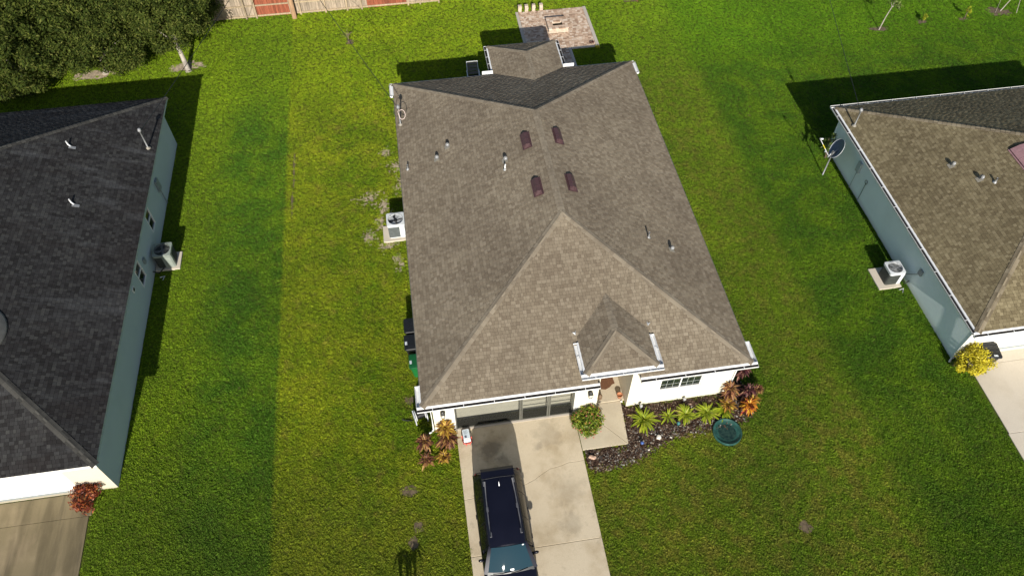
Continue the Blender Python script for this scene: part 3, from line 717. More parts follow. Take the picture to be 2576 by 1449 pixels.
fa.box(EX0 + .004, EY + .004, 3.56, EX1 - .004, EY + .022, EZ - .004); fa.box(EX0 + .004, EY + .024, 3.56, EX0 + .022, 1.7, EZ - .004); fa.box(EX1 - .022, EY + .024, 3.56, EX1 - .004, 1.7, EZ - .004)
fa.box(PX0 + .004, D, 2.7, PX0 + .022, PY - .004, PZ - .004); fa.box(PX1 - .022, D, 2.7, PX1 - .004, PY - .004, PZ - .004); fa.box(PX0 + .024, PY - .022, 2.7, PX1 - .024, PY - .004, PZ - .004)
fa.build("fascia", M_trim, house)
de = MB(); de.box(-.03, 0.96, ZE - .012, 0.0, D - .96, ZE + .006); de.box(W, 1.02, ZE - .012, W + .03, D - 1.0, ZE + .006); de.build("drip_edge", M_bronze, house)
ZG = ZE
gutter(house, (-.19, 0, ZG), (6.93, 0, ZG), (0, -1, 0), step=1.02)
gutter(house, (8.56, 0, ZG), (W + .19, 0, ZG), (0, -1, 0), step=1.1)
gutter(house, (0, 0.0, ZG), (0, .95, ZG), (-1, 0, 0), (False, True), brackets=False, debris=False)
gutter(house, (W, 0.0, ZG), (W, 1.0, ZG), (1, 0, 0), (False, True), brackets=False, debris=False)
gutter(house, (0, D - .95, ZG), (0, D, ZG), (-1, 0, 0), (True, False), brackets=False, debris=False)
gutter(house, (W, D - .95, ZG), (W, D, ZG), (1, 0, 0), (True, False), brackets=False, debris=False)
gutter(house, (-.19, D, ZG), (PX0 - .22, D, ZG), (0, 1, 0), apron=False, brackets=False, drop=.10); gutter(house, (PX1 + .22, D, ZG), (W + .19, D, ZG), (0, 1, 0), apron=False, brackets=False, drop=.10)
gutter(house, (EX0 - .19, EY, EZ), (EX1 + .19, EY, EZ), (0, -1, 0), step=1.0, debris=False)
gutter(house, (EX0, EY, EZ), (EX0, 1.50, EZ), (-1, 0, 0), (False, True), step=1.3, debris=False); gutter(house, (EX1, EY, EZ), (EX1, 1.46, EZ), (1, 0, 0), (False, True), step=1.3, debris=False)
gutter(house, (PX0, D + .15, PZ), (PX0, PY, PZ), (-1, 0, 0), (True, False), step=.62); gutter(house, (PX1, D + .15, PZ), (PX1, PY, PZ), (1, 0, 0), (True, False), step=.62)
gutter(house, (PX0 - .19, PY, PZ), (PX1 + .19, PY, PZ), (0, 1, 0), apron=False, brackets=False, drop=.10)
for (a, b_) in ((PX0 - .60, PX0 - .01), (PX1 + .01, PX1 + .60)):
    MB().box(a, D + .17, 2.86, b_, D + .19, 3.06).build("splash_guard", M_gut, house)
for (x, s) in ((EX0 - .02, -1), (EX1 + .02, 1)):
    k = MB(); k.prism([(x, 1.80, 3.66), (x + s * .14, 1.93, 3.77), (x + s * .05, 1.91, 3.765), (x, 2.0, 3.79)], (0, 0, .025)); k.build("kick_flashing", M_metal, house, fix=True)
ds = MB(); ds.tube([(-.06, -.10, 2.83), (-.04, .08, 2.65), (.27, .38, 2.5), (.275, .385, .22), (.16, .36, .07), (.06, .33, .06)], .04, 4); ds.build("downspout", M_gut, house)
ds = MB(); ds.tube([(W + .06, -.10, 2.83), (W - .1, .2, 2.6), (W - .27, .38, 2.5), (W - .275, .385, .1)], .04, 4); ds.build("downspout", M_gut, house)
# garage front: sectional door behind a sliding insect screen
gd = MB()
for k in range(4): gd.box(1.21, .80, .10 + .5 * k, 6.10, .84, .592 + .5 * k)
gdo = gd.build("garage_door", M_gdoor, house); MB().box(1.21, .785, .05, 6.10, .80, .20).build("seal_or_shade_strip", M_black, gdo)  # black strip paints in the shadow band along the foot of the door
for x in (3.52, 3.76): MB().box(x, .76, 1.22, x + .028, .80, 1.38).build("handle", M_black, gdo)
sc_ = MB(); T = .37
for (a, b_, c, d) in ((1.2, .06, 1.25, 2.12), (3.84, .06, 3.90, 2.12), (3.92, .06, 3.97, 2.12), (4.99, .06, 5.05, 2.12), (5.07, .06, 5.13, 2.12), (6.04, .06, 6.105, 2.12)): sc_.box(a, T - .02, b_, c, T + .02, d)
for (a, c) in ((1.25, 3.84), (3.97, 4.99), (5.13, 6.04)): sc_.box(a, T - .015, .06, c, T + .015, .11); sc_.box(a, T - .015, 2.07, c, T + .015, 2.12)
for (a, c) in ((3.97, 4.99), (5.13, 6.04)): sc_.box(a, T - .012, 1.02, c, T + .012, 1.06); sc_.box(a, T - .012, 1.25, c, T + .012, 1.29)
scr = sc_.build("screen_frame", M_bronze, house)
for (a, c) in ((1.25, 3.84), (3.97, 4.99), (5.13, 6.04)): MB().poly([(a, T, .11), (c, T, .11), (c, T, 2.07), (a, T, 2.07)]).build("screen_mesh", M_screen, scr)
wn = sliding_window(house, (9.67, o_, .95), (1, 0, 0), (0, -1, 0), 1.79, 1.15, 0.08, (3, 3), label="white double front window")
tr = MB()
for (a, b_, c, d) in ((9.52, .72, 9.668, 2.26), (11.462, .72, 11.60, 2.26), (9.668, .72, 11.462, .90), (9.668, 2.105, 11.462, 2.26)): tr.box(a, o_ - .035, b_, c, o_ - .002, d)
tr.build("window_trim", M_trim, house)
sl = MB(); sl.prism([(9.672, o_ - .04, .92), (9.672, o_ + .075, .965), (9.672, o_ + .075, .93), (9.672, o_ - .04, .89)], (1.786, 0, 0)); sl.build("window_sill", M_trim, house, fix=True)
gt = MB()
for (a, b_, c, d) in ((6.112, 0.0, 6.30, 2.26), (1.05, 2.131, 6.30, 2.26), (1.05, 0.0, 1.199, 2.131)): gt.box(a, o_ - .022, b_, c, o_ - .002, d)
gt.build("garage_trim", M_trim, house)
for (x, lb) in ((.74, "black wall lantern left of the garage"), (6.71, "black wall lantern beside the entry")):
    f = MB(); zc = 1.62; hw = .085
    f.box(x - .05, o_ - .03, zc - .02, x + .05, o_ - .002, zc + .2)
    yc = o_ - .14
    for sx in (-1, 1):
        for sy in (-1, 1): f.tube([(x + sx * hw, yc + sy * hw, zc + .18), (x + sx * hw * .7, yc + sy * hw * .7, zc - .1)], .009, 4)
    f.box(x - hw - .01, yc - hw - .01, zc + .18, x + hw + .01, yc + hw + .01, zc + .2); f.box(x - hw * .75, yc - hw * .75, zc - .12, x + hw * .75, yc + hw * .75, zc - .1)
    f.box(x - .02, yc + hw, zc + .1, x + .02, o_ - .03, zc + .13)
    f.lathe([(.0, .3), (.03, .28), (.10, .205)], 4, Matrix.Translation((x, yc, zc)) @ Matrix.Rotation(math.pi / 4, 4, 'Z'))
    lo = f.build("wall_lantern", M_black, house); lo["label"] = lb
    MB().box(x - .05, yc - .05, zc - .09, x + .05, yc + .05, zc + .17).build("lantern_glass", plain("frosted_glass", (.6, .58, .5), .3), lo)
fd = MB(); fd.box(7.36, 2.44, .09, 8.30, 2.49, 2.15); fdo = fd.build("front_door", plain("door_brown", (.10, .05, .03), .5), house)
MB().box(8.18, 2.36, 1.0, 8.24, 2.44, 1.12).build("handle", M_metal, fdo)
for x in (5.7, 9.08): MB().box(x - .1, 22.0, 0, x + .1, 22.2, 2.75).build("porch_post", M_cream, house)
# things on the roof
rz = lambda x, y: ZE + min(x, W - x, y, D - y) * PITCH
for (x, y, n) in ((5.86, 11.35, NL), (7.32, 11.45, NR), (5.86, 8.40, NL), (7.33, 8.45, NR)):
    box_vent(house, x, y, rz(x, y) + .012, n, M_maroon, .92, .32)
for (x, y) in ((4.8, 10.72), (2.37, 13.15), (1.8, 12.65)): hood_vent(house, x, y, rz(x, y), NL, s=.85)
stack_pipe(house, 4.72, 10.2, rz(4.72, 10.2), .2, .035, M_pvc, (.03, .05, .08)); stack_pipe(house, .37, 12.82, rz(.37, 12.82), .28, .04, M_metal)
stack_pipe(house, 10.3, 6.0, rz(10.3, 6.0), .32, .035, M_metal); hood_vent(house, 11.22, 5.5, rz(11.22, 5.5), NR, s=.8)
service_mast(house, .22, 16.17, rz(.22, 16.17), 4.1)

# ------------------------------------------------------------------ the left house
hl = thing("house", "house with streaked charcoal roof and grey-green side wall, at the left edge", "house", (-18.4, 10, 0))
LX0, LX1, LY0, LY1, LZ = -25.1, -11.86, -0.55, 20.36, 2.9
hip_roof(hl, LX0, LY0, LX1, LY1, LZ, M_shin_l, M_cap_l)
lzr = lambda x, y: LZ + min(x - LX0, LX1 - x, y - LY0, LY1 - y) * PITCH
wx = -12.28; wf = -0.12; wb = 20.0
wl = MB()
wall_panel(wl, (wx, wf, 0), (0, 1, 0), wb - wf, 2.78, [(12.62 - wf, .87, 13.34 - wf, 2.0), (9.26 - wf, .83, 10.02 - wf, 1.98)], .07, (1, 0, 0))
wall_panel(wl, (wx, wb, 0), (-1, 0, 0), 12.4, 2.78, [], .1, (0, 1, 0)); wall_panel(wl, (-24.7, wb, 0), (0, -1, 0), wb - wf, 2.78, [], .1, (-1, 0, 0))
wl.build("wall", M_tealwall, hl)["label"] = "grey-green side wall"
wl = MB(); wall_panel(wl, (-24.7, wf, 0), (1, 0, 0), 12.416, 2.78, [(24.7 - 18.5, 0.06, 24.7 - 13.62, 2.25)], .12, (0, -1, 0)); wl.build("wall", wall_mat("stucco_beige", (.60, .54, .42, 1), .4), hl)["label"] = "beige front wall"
gd = MB()
for k in range(4): gd.box(-18.49, wf + .08, .10 + .53 * k, -13.63, wf + .12, .622 + .53 * k)
g_ = gd.build("garage_door", M_gwhite, hl); MB().box(-18.49, wf + .06, .06, -13.63, wf + .08, .16).build("seal_or_shade_strip", M_grey, g_)
MB().box(-24.7, wf - .02, 2.27, -13.0, wf - .002, 2.78).build("header_trim", M_gwhite, hl)
for (y0, z0, w_, h_, lb) in ((12.62, .87, .72, 1.13, "side window further from the garage"), (9.26, .83, .76, 1.15, "side window nearer the garage")):
    o0, u0, n0 = Vector((wx - .06, y0, z0)), Vector((0, 1, 0)), Vector((1, 0, 0))
    fr = MB(); t_ = .045
    def bx(a, b_, c, d, t0, t1, mb): mb.box(wx - .06 + t0, y0 + a, z0 + b_, wx - .06 + t1, y0 + c, z0 + d)
    bx(0, 0, w_, t_, 0, .075, fr); bx(0, h_ - t_, w_, h_, 0, .075, fr); bx(0, t_, t_, h_ - t_, 0, .075, fr); bx(w_ - t_, t_, w_, h_ - t_, 0, .075, fr); bx(t_, h_ * .52, w_ - t_, h_ * .52 + .05, 0, .065, fr)
    wo_ = fr.build("window", M_trim, hl); wo_["label"] = lb
    for (a, b_) in ((t_, h_ * .52), (h_ * .52 + .05, h_ - t_)):
        pn = MB(); bx(t_, a, w_ - t_, b_, .01, .02, pn); pn.build("pane", M_glass, wo_)
sf = MB(); sf.poly([(LX0, LY0 + .01, 2.77), (LX1 - .01, LY0 + .01, 2.77), (LX1 - .01, wf, 2.77), (LX0, wf, 2.77)]); sf.poly([(wx, wf, 2.77), (LX1 - .01, wf, 2.77), (LX1 - .01, LY1, 2.77), (wx, LY1, 2.77)]); sf.build("soffit", M_trim, hl)
fa = MB(); fa.box(LX1 - .02, LY0 + .02, 2.76, LX1 - .003, LY1 - .02, LZ - .004); fa.build("fascia", plain("fascia_grey_green", (.36, .42, .40), .6), hl)
fa = MB(); fa.box(LX0, LY0 + .003, 2.74, LX1 - .003, LY0 + .02, LZ - .004); fa.build("fascia", M_gwhite, hl)["label"] = "white front fascia"
b = MB(); b.box(wx + .002, 8.30, 1.68, wx + .05, 8.54, 1.92); vb = b.build("wall_vent", M_trim, hl); MB().box(wx + .05, 8.34, 1.72, wx + .056, 8.50, 1.88).build("louvre", M_dark, vb)
b = MB(); b.box(wx + .002, 10.36, 1.2, wx + .09, 10.55, 1.5); b.build("disconnect_box", M_grey, hl)
b = MB(); b.box(wx + .002, 15.2, 1.1, wx + .12, 15.55, 1.75); b.tube([(wx + .06, 15.38, 1.1), (wx + .06, 15.38, .1)], .025, 6); b.build("meter_box", M_grey, hl)
for (x, y, bd) in ((-15.24, 15.5, 0), (-14.54, 11.9, 0)):
    q = MB(); q.tube([(x + .10, y - .06, lzr(x, y) + .0), (x, y, lzr(x, y) + .08), (x - .04, y + .04, lzr(x, y) + .26)], .036, 10); pv = q.build("vent_pipe", M_pvc, hl, smooth=True)
    q = MB(); n_ = frame_on(NR); q.box(-.1, -.08, .022, .2, .08, .03, Matrix.Translation((x + .1, y - .1, lzr(x + .1, y - .1))) @ n_); q.build("flashing", M_metal, pv)
service_mast(hl, -12.2, 16.28, lzr(-12.2, 16.28), 4.15, False)
q = MB(); dn = Matrix.Translation((-16.2, 4.75, lzr(-16.2, 4.75) + .01)) @ frame_on(NR) @ Matrix.Diagonal((.85, 1.15, 1, 1)); q.lathe([(1.0, 0), (1.0, .035), (.93, .06), (.75, .085), (.5, .10), (0, .11)], 32, dn); q.build('dome_skylight', plain('pale_weathered_dome', (.085, .084, .076), .45, .15, 3), hl, smooth=True)

# ------------------------------------------------------------------ the right house
hr = thing("house", "house with olive-brown roof, gutters and pale blue-grey side wall, at the right edge", "house", (29, 7.3, 0))
RX0, RX1, RY0, RY1, RZ = 22.84, 37.6, 0.1, 14.42, 2.72
hip_roof(hr, RX0, RY0, RX1, RY1, RZ, M_shin_r, M_cap_r)
rzr = lambda x, y: RZ + min(x - RX0, RX1 - x, y - RY0, RY1 - y) * PITCH
wl = MB(); wall_panel(wl, (23.2, 14.1, 0), (0, -1, 0), 13.62, 2.6, [], .1, (-1, 0, 0)); wall_panel(wl, (37.2, 14.1, 0), (-1, 0, 0), 14.0, 2.6, [], .1, (0, 1, 0)); wall_panel(wl, (37.2, .48, 0), (0, 1, 0), 13.62, 2.6, [], .1, (1, 0, 0))
wl.build("wall", M_bluewall, hr)["label"] = "pale blue-grey side wall"
wl = MB(); wall_panel(wl, (23.2, .48, 0), (1, 0, 0), 14.0, 2.6, [(1.55, 0.06, 6.43, 2.1)], .16, (0, -1, 0)); wl.build("wall", M_whitewall, hr)["label"] = "white front wall"
MB().box(23.19, .455, 0, 23.33, .478, 2.58).build("corner_board", M_trim, hr)
gd = MB()
for k in range(4): gd.box(24.76, .6, .10 + .5 * k, 29.62, .64, .592 + .5 * k)
g_ = gd.build("garage_door", plain("garage_door_ivory", (.70, .68, .60), .55, .03), hr); MB().box(24.76, .585, .06, 29.62, .60, .16).build("seal_or_shade_strip", M_grey, g_)
sf = MB(); sf.poly([(RX0 + .01, RY0 + .01, 2.59), (RX1, RY0 + .01, 2.59), (RX1, .48, 2.59), (RX0 + .01, .48, 2.59)]); sf.poly([(RX0 + .01, .48, 2.59), (23.2, .48, 2.59), (23.2, RY1, 2.59), (RX0 + .01, RY1, 2.59)]); sf.build("soffit", M_trim, hr)
fa = MB(); fa.box(RX0 + .003, RY0 + .02, 2.58, RX0 + .02, RY1 - .02, RZ - .004); fa.box(RX0 + .003, RY0 + .003, 2.58, RX1, RY0 + .018, RZ - .004); fa.build("fascia", M_trim, hr)
gutter(hr, (RX0, RY0, RZ), (RX0, RY1, RZ), (-1, 0, 0), (False, False), step=1.25); gutter(hr, (RX0 - .19, RY0, RZ), (RX1, RY0, RZ), (0, -1, 0), step=1.1); gutter(hr, (RX0 - .19, RY1, RZ), (RX1, RY1, RZ), (0, 1, 0), apron=False, step=1.25)
ds = MB(); ds.tube([(RX0 - .1, RY1 - .1, 2.6), (23.1, 14.0, 2.35), (23.12, 14.02, .2), (22.95, 13.9, .06)], .04, 4); ds.build("downspout", M_bluewall, hr)
ds = MB(); ds.tube([(RX0 - .1, .0, 2.6), (23.1, .4, 2.35), (23.14, .42, .2), (23.0, .3, .06)], .04, 4); ds.build("downspout", M_trim, hr)
NLr = NL
hood_vent(hr, 25.52, 8.38, rzr(25.52, 8.38), NL, s=.85); hood_vent(hr, 26.11, 7.13, rzr(26.11, 7.13), NL, s=.85); stack_pipe(hr, 26.53, 6.7, rzr(26.53, 6.7), .26, .04, M_metal)
bv = box_vent(hr, 28.12, 7.35, rzr(28.12, 7.35) + .012, NL, M_mauve, 1.4, .8); bv["label"] = "large mauve roof ventilator"
service_mast(hr, 23.1, 12.79, rzr(23.1, 12.79), 3.8, False)
b = MB(); b.box(23.11, 4.25, 1.15, 23.198, 4.48, 1.45); db = b.build("disconnect_box", M_grey, hr)
c = MB(); c.tube([(23.15, 4.38, 1.15), (23.12, 4.7, .75), (23.05, 4.98, .42), (22.98, 5.1, .35), (22.85, 5.12, .4)], .02, 6); c.build("conduit", M_grey, db, smooth=True)
b = MB(); b.box(23.08, 11.0, 1.2, 23.198, 11.3, 1.8); b.tube([(23.14, 11.15, 1.2), (23.14, 11.15, .05)], .02, 6); b.build("meter_box", plain("meter_pale", (.42, .47, .48), .5), hr)
b = MB(); b.tube([(23.17, 10.2, .1), (23.17, 10.2, 1.3)], .012, 6); b.tube([(23.15, 10.2 + .11 * math.cos(a * .7), 1.35 + .11 * math.sin(a * .7)) for a in range(10)], .012, 5); b.build("cable_coil", M_black, hr, smooth=True)

# ------------------------------------------------------------------ plants
def leaf_mesh(L, Wd, droop, mat, n=4, fold=0.25):
    """lance-shaped folded leaf along +X, base at the origin"""
    b = MB(); rows = []
    for i in range(n + 1):
        t = i / n; wd = Wd * (0.35 + 1.5 * t if t < .4 else (1 - ((t - .4) / .6) ** 1.7)) * .5 + 0.001
        x = L * t * (1 - .15 * droop * t); z = -droop * L * .55 * t * t
        rows.append(((x, -wd, z + wd * fold), (x, 0, z), (x, wd, z + wd * fold)))
    for i in range(n):
        for j in range(2): b.poly([rows[i][j], rows[i+1][j], rows[i+1][j+1], rows[i][j+1]])
    return b.mesh("leaf", mat, True)
def rosette(name, label, cat, group, x, y, z0, mat, n, L, Wd, elev=(0.2, 1.3), droop=0.7, stem=None, tiers=1, tier_h=0.2, meshes={}):
    p = thing(name, label, cat, (x, y, z0), 0, group)
    L *= 1.08; key = (mat.name, round(L, 2), round(Wd, 3))
    if key not in meshes: meshes[key] = [leaf_mesh(L * k, Wd * (0.9 + .2 * k), droop * q, mat) for k, q in ((1.0, 1.0), (.85, .7), (1.1, 1.25))]
    if stem:
        b = MB(); b.tube([(0, 0, -.02), (.01, .01, stem * .5), (0, 0, stem + tier_h * (tiers - 1))], .022, 7); local(b.build("stem", M_twig), p)
    h0 = stem or 0.04
    for t in range(tiers):
        m = n // tiers; k0 = R.random() * 6
        for i in range(m):
            f = i / m; el = elev[0] + (elev[1] - elev[0]) * f ** 1.2 + R.uniform(-.12, .12)
            o = bpy.data.objects.new("leaf", R.choice(meshes[key])); C.objects.link(o); o.parent = p
            az = k0 + i * 2.39996 + R.uniform(-.2, .2); sc = (1.0 - .35 * f) * R.uniform(.62, 1.2)
            o.location = (.015 * math.cos(az), .015 * math.sin(az), h0 + t * tier_h + .03 * f)
            o.rotation_euler = (Matrix.Rotation(az, 3, 'Z') @ Matrix.Rotation(-el, 3, 'Y')).to_euler(); o.scale = (sc, sc, sc)
    return p
def leaf_cloud(b, c, r, n, size, squash=(1, 1, 1), shell=0.0, up=0.5, rnd=R):
    for i in range(n):
        d = Vector((rnd.gauss(0, 1), rnd.gauss(0, 1), rnd.gauss(0, 1))).normalized()
        rr = r * (shell + (1 - shell) * rnd.random() ** .5)
        p = Vector(c) + Vector((d.x * squash[0], d.y * squash[1], d.z * squash[2])) * rr
        nn = (d + Vector((rnd.gauss(0, .6), rnd.gauss(0, .6), rnd.gauss(0, .6) + up))).normalized()
        a = nn.cross(Vector((rnd.random() - .5, rnd.random() - .5, rnd.random() - .5)))
        if a.length < 1e-3: continue
        a.normalize(); q = nn.cross(a); s = size * rnd.uniform(.6, 1.35); wd = s * rnd.uniform(.35, .5)
        b.poly([p - a * s, p - q * wd * .9 - a * s * .1, p + a * s, p + q * wd * .9 - a * s * .1])
def bush(name, label, cat, x, y, mat, r, h, n, size, clumps=18, stems=5, group=None, flowers=0, fmat=None, squash=1.0):
    p = thing(name, label, cat, (x, y, 0), 0, group)
    st = MB()
    for i in range(stems):
        a = R.random() * 6.28; st.tube([(0.03 * math.cos(a), 0.03 * math.sin(a), -.02), (r * .3 * math.cos(a), r * .3 * math.sin(a), h * .4), (r * .6 * math.cos(a), r * .6 * math.sin(a), h * .8)], .014, 5, .006)
    local(st.build("stem", M_twig), p)
    b = MB(); fl = MB()
    for k in range(clumps):
        d = Vector((R.gauss(0, 1), R.gauss(0, 1), R.gauss(.3, .8))).normalized(); rr = R.uniform(.45, .9)
        c = Vector((d.x * r * rr, d.y * r * rr * squash, h * .5 + d.z * h * .5 * rr)); c.z = max(c.z, .1)
        leaf_cloud(b, c, r * R.uniform(.28, .46), n // clumps, size)
        if flowers and d.z > -.3:
            for q in range(max(1, flowers // clumps)):
                e = (d + Vector((R.gauss(0, .35), R.gauss(0, .35), R.gauss(.2, .3)))).normalized()
                leaf_cloud(fl, c + e * r * .36, .038, 9, .026)
    local(b.build("foliage", mat), p)
    if flowers: local(fl.build("blossoms", fmat), p)
    return p
def crown_mesh(rx, ry, rz, n, size, mat, lumps=60, seed=1):
    rnd = random.Random(seed); b = MB()
    for k in range(lumps):
        d = Vector((rnd.gauss(0, 1), rnd.gauss(0, 1), rnd.gauss(.25, .9))).normalized(); rr = rnd.uniform(.5, 1.0)
        if rnd.random() < .2: rr *= 1.1
        c = (d.x * rx * rr, d.y * ry * rr, d.z * rz * rr)
        leaf_cloud(b, c, rnd.uniform(.4, .8), n // lumps, size, (1, 1, .75), .25, .6, rnd)
    return b.mesh("crown", mat)
crowns = [crown_mesh(2.35, 2.2, 1.9, 30000, .085, M_oak, 120, 3), crown_mesh(2.8, 2.5, 2.0, 36000, .085, M_oak, 140, 4), crown_mesh(2.6, 2.6, 2.0, 33000, .085, M_oak, 130, 5)]
TREES = [(-12.35, 26.64, 2.95, 0, 0.0, 1.0, "dense evergreen tree with pale leaning trunk in a bare soil ring"),
         (-17.3, 27.2, 1.95, 1, 0.4, 1.0, "dense evergreen tree above the wide sandy patch"),
         (-21.6, 26.4, 1.95, 2, 1.1, 1.05, "dense evergreen tree nearest the left edge, behind the charcoal roof"),
         (-15.6, 29.8, 2.9, 1, 2.2, 1.0, "evergreen tree behind the others at the shaded end of the fence"),
         (-19.6, 30.6, 3.6, 0, 3.0, 1.25, "tall evergreen tree at the back of the thicket"),
         (-24.6, 30.0, 3.4, 2, 4.1, 1.2, "evergreen tree in the far upper left corner"),
         (-12.3, 30.6, 1.75, 0, 5.0, 0.7, "small evergreen tree shading the fence"),
         (-26.0, 26.0, 2.1, 1, 5.4, 0.9, "evergreen tree cut off by the left edge of the picture")]
for (x, y, cz, k, rz_, sc, lb) in TREES:
    p = thing("evergreen_tree", lb, "tree", (x, y, 0), 0, "evergreen trees in the upper left corner")
    lean = Vector((-.55, 1.3, 0)) if k == 0 and sc == 1.0 else Vector((R.uniform(-.4, .4), R.uniform(0, .5), 0))
    b = MB(); b.tube([(0, 0, -.05), (0, 0, .08)], .24, 10, .17); b.tube([(0, 0, .05), tuple(lean * .3 + Vector((0, 0, 1.0))), tuple(lean * .8 + Vector((0, 0, cz * .75)))], .155, 10, .10)
    for i in range(5):
        a = i * 1.257 + R.random(); b.tube([tuple(lean * .55 + Vector((0, 0, cz * .5))), tuple(lean + Vector((math.cos(a) * .7, math.sin(a) * .7, cz * .8))), tuple(lean + Vector((math.cos(a) * 1.5, math.sin(a) * 1.5, cz)))], .07, 7, .025)
    local(b.build("trunk", M_bark, smooth=True), p)
    o = bpy.data.objects.new("crown", crowns[k]); C.objects.link(o); o.parent = p; o.location = lean + Vector((0, 0, cz)); o.rotation_euler = (0, 0, rz_); o.scale = (sc, sc, sc)

# bed of mulch with gravel along its edge
b = MB(); b.poly([(x, y, .012) for x, y in BED]); structure(b.build("mulch_bed", M_mulch))
def scatter(name, mat, n, test, size, z0=.015, flat=.5):
    b = MB(); k = 0
    while k < n:
        x, y = R.uniform(6.1, 14.5), R.uniform(-2.4, 1.1)
        if not in_poly(x, y + abs(R.gauss(0, .12)), BED) or not test(x, y): continue
        k += 1; s = size * R.uniform(.5, 1.6); a = R.random() * 6.28; M = Matrix.Translation((x, y, z0 + s * .2)) @ Matrix.Rotation(a, 4, 'Z') @ Matrix.Rotation(R.gauss(0, .5), 4, 'X') @ Matrix.Rotation(R.gauss(0, .4), 4, 'Y')
        b.box(-s, -s * flat, -s * .35, s, s * flat, s * .35, M)
    return stuff(b.build(name, mat))
scatter("mulch_chips", M_chip, 7000, lambda x, y: True, .032, flat=.35)
edge = lambda x, y: (y < -.75 and R.random() < .9) or R.random() < .06 or x > 12.9
scatter("gravel", M_gravel, 620, edge, .026, .02, .8)
def rock(name, label, x, y, r, mat, seed, z=.0):
    bm = bmesh.new(); bmesh.ops.create_icosphere(bm, subdivisions=3, radius=1); rn = random.Random(seed)
    ax = [Vector((rn.gauss(0, 1), rn.gauss(0, 1), rn.gauss(0, 1))).normalized() for _ in range(9)]
    for v in bm.verts:
        d = v.co.normalized(); k = 1 - sum(max(0, d.dot(a) - .55) * .55 for a in ax); v.co = d * k
        v.co = Vector((v.co.x * r, v.co.y * r * .8, v.co.z * r * .6)) + Vector((0, 0, r * .38))
    me = bpy.data.meshes.new(name); bm.to_mesh(me); bm.free(); me.materials.append(mat); o = link(name, me, None, (x, y, z)); tag(o, label, "rock"); return o
rock("rock", "rounded pink rock in the mulch beside the driveway", 6.50, -1.72, .16, M_rockp, 1)
rock("rock", "flat white rock on the front edge of the mulch bed", 9.38, -1.28, .155, M_rockw, 2)
for i, (x, y, lb) in enumerate(((11.15, -.12, "small white stone between the third and fourth lime plants"), (11.12, .02, "small pinkish stone near the wall under the window"), (9.9, -1.34, "small pale stone right of the flat white rock"), (8.85, -1.74, "small pale stone at the front corner of the bed"), (6.35, -2.1, "grey stone at the driveway corner of the bed"))):
    rock("stone", lb, x, y, .07, (M_rockw, M_rockp, M_rockw, M_rockw, M_gravel)[i], 10 + i)["category"] = "stone"
g5 = "lime green strap-leaf plants in the mulch bed"
for i, (x, y, n, L, wd, lb) in enumerate(((8.98, -.42, 60, .72, .105, "large lime green plant with long strap leaves nearest the walkway"), (10.02, -.42, 24, .50, .075, "small sparse lime green plant, second from the walkway"),
        (10.78, -.46, 46, .58, .10, "lime green strap-leaf plant in the middle of the row"), (11.66, -.52, 60, .62, .10, "bushy yellowish green strap-leaf plant left of the teal tub"), (12.46, -.52, 54, .54, .095, "lime green plant just behind the teal tub"))):
    rosette("strap_leaf_plant", lb, "plant", g5, x, y, .01, M_fern, n, L, wd, (.15, 1.25), .75)
g6 = "bronze and red ti plants around the house corners"
TI = [(12.72, .02, M_ti, 40, .36, .095, .55, 2, .38, "tall bronze ti plant against the front wall right of the window"), (12.62, -.34, M_tig, 22, .34, .09, .25, 1, .2, "golden bronze ti plant in front of the tall one by the wall"),
      (13.62, .95, M_tip, 40, .38, .095, .6, 2, .35, "dark plum ti plant in the shade at the right house corner"), (13.55, -.02, M_tip, 30, .36, .095, .45, 2, .25, "dark ti plant with golden tips left of the small one on the lawn edge"),
      (13.4, -.62, M_tio, 40, .36, .095, .3, 2, .22, "fiery orange ti plant nearest the teal tub"), (14.05, .1, M_ti, 22, .32, .08, .35, 1, .2, "small bronze ti plant on the lawn edge, rightmost of all"), (13.72, -.28, M_tig, 24, .34, .09, .3, 1, .2, "orange gold ti plant between the fiery one and the lawn"),
      (.76, .02, M_tig, 44, .40, .10, .75, 2, .2, "olive bronze ti plant against the wall left of the garage"), (.80, -.22, M_ti, 54, .46, .10, .35, 2, .2, "broad bronze ti plant beside the driveway edge"), (.55, -.84, M_tig, 26, .30, .09, .12, 1, .2, "small yellow-topped ti plant in the grass by the driveway"),
      (-.12, -.28, M_ti, 40, .38, .095, .45, 2, .2, "bronze ti plant with golden lower leaves left of the downspout"), (-.13, -.95, M_ti, 26, .32, .08, .25, 2, .16, "thin bronze ti plant furthest out on the left lawn")]
for (x, y, m, n, L, wd, st, ti, th, lb) in TI:
    rosette("ti_plant", lb, "plant", g6, x, y, 0, m, int(n * 1.7), L * 1.15, wd * 1.25, (-.1, 1.2), .55, st, ti, th)
bush("flower_bush", "rounded green bush with coral blossoms between garage and entry walk", "bush", 6.60, -.24, M_ixora, .66, .78, 7000, .058, 60, 6, None, 60, M_flower)
bush("croton_bush", "rust red leafy bush at the corner of the left house", "bush", -13.25, -.55, M_croton, .62, 1.05, 1700, .07, 20, 7)
bush("golden_shrub", "bright golden yellow shrub at the corner of the right house", "bush", 23.62, -.14, M_gold, .70, 1.4, 4200, .066, 34, 7)
bush("low_shrub", "small green shrub tucked left of the golden shrub", "bush", 23.12, .1, M_shrub, .2, .5, 260, .05, 7, 4)
bush("leafy_shrub", "loose green shrub at the back corner of the right house", "bush", 22.85, 13.55, M_shrub, .42, 1.7, 800, .06, 16, 6)
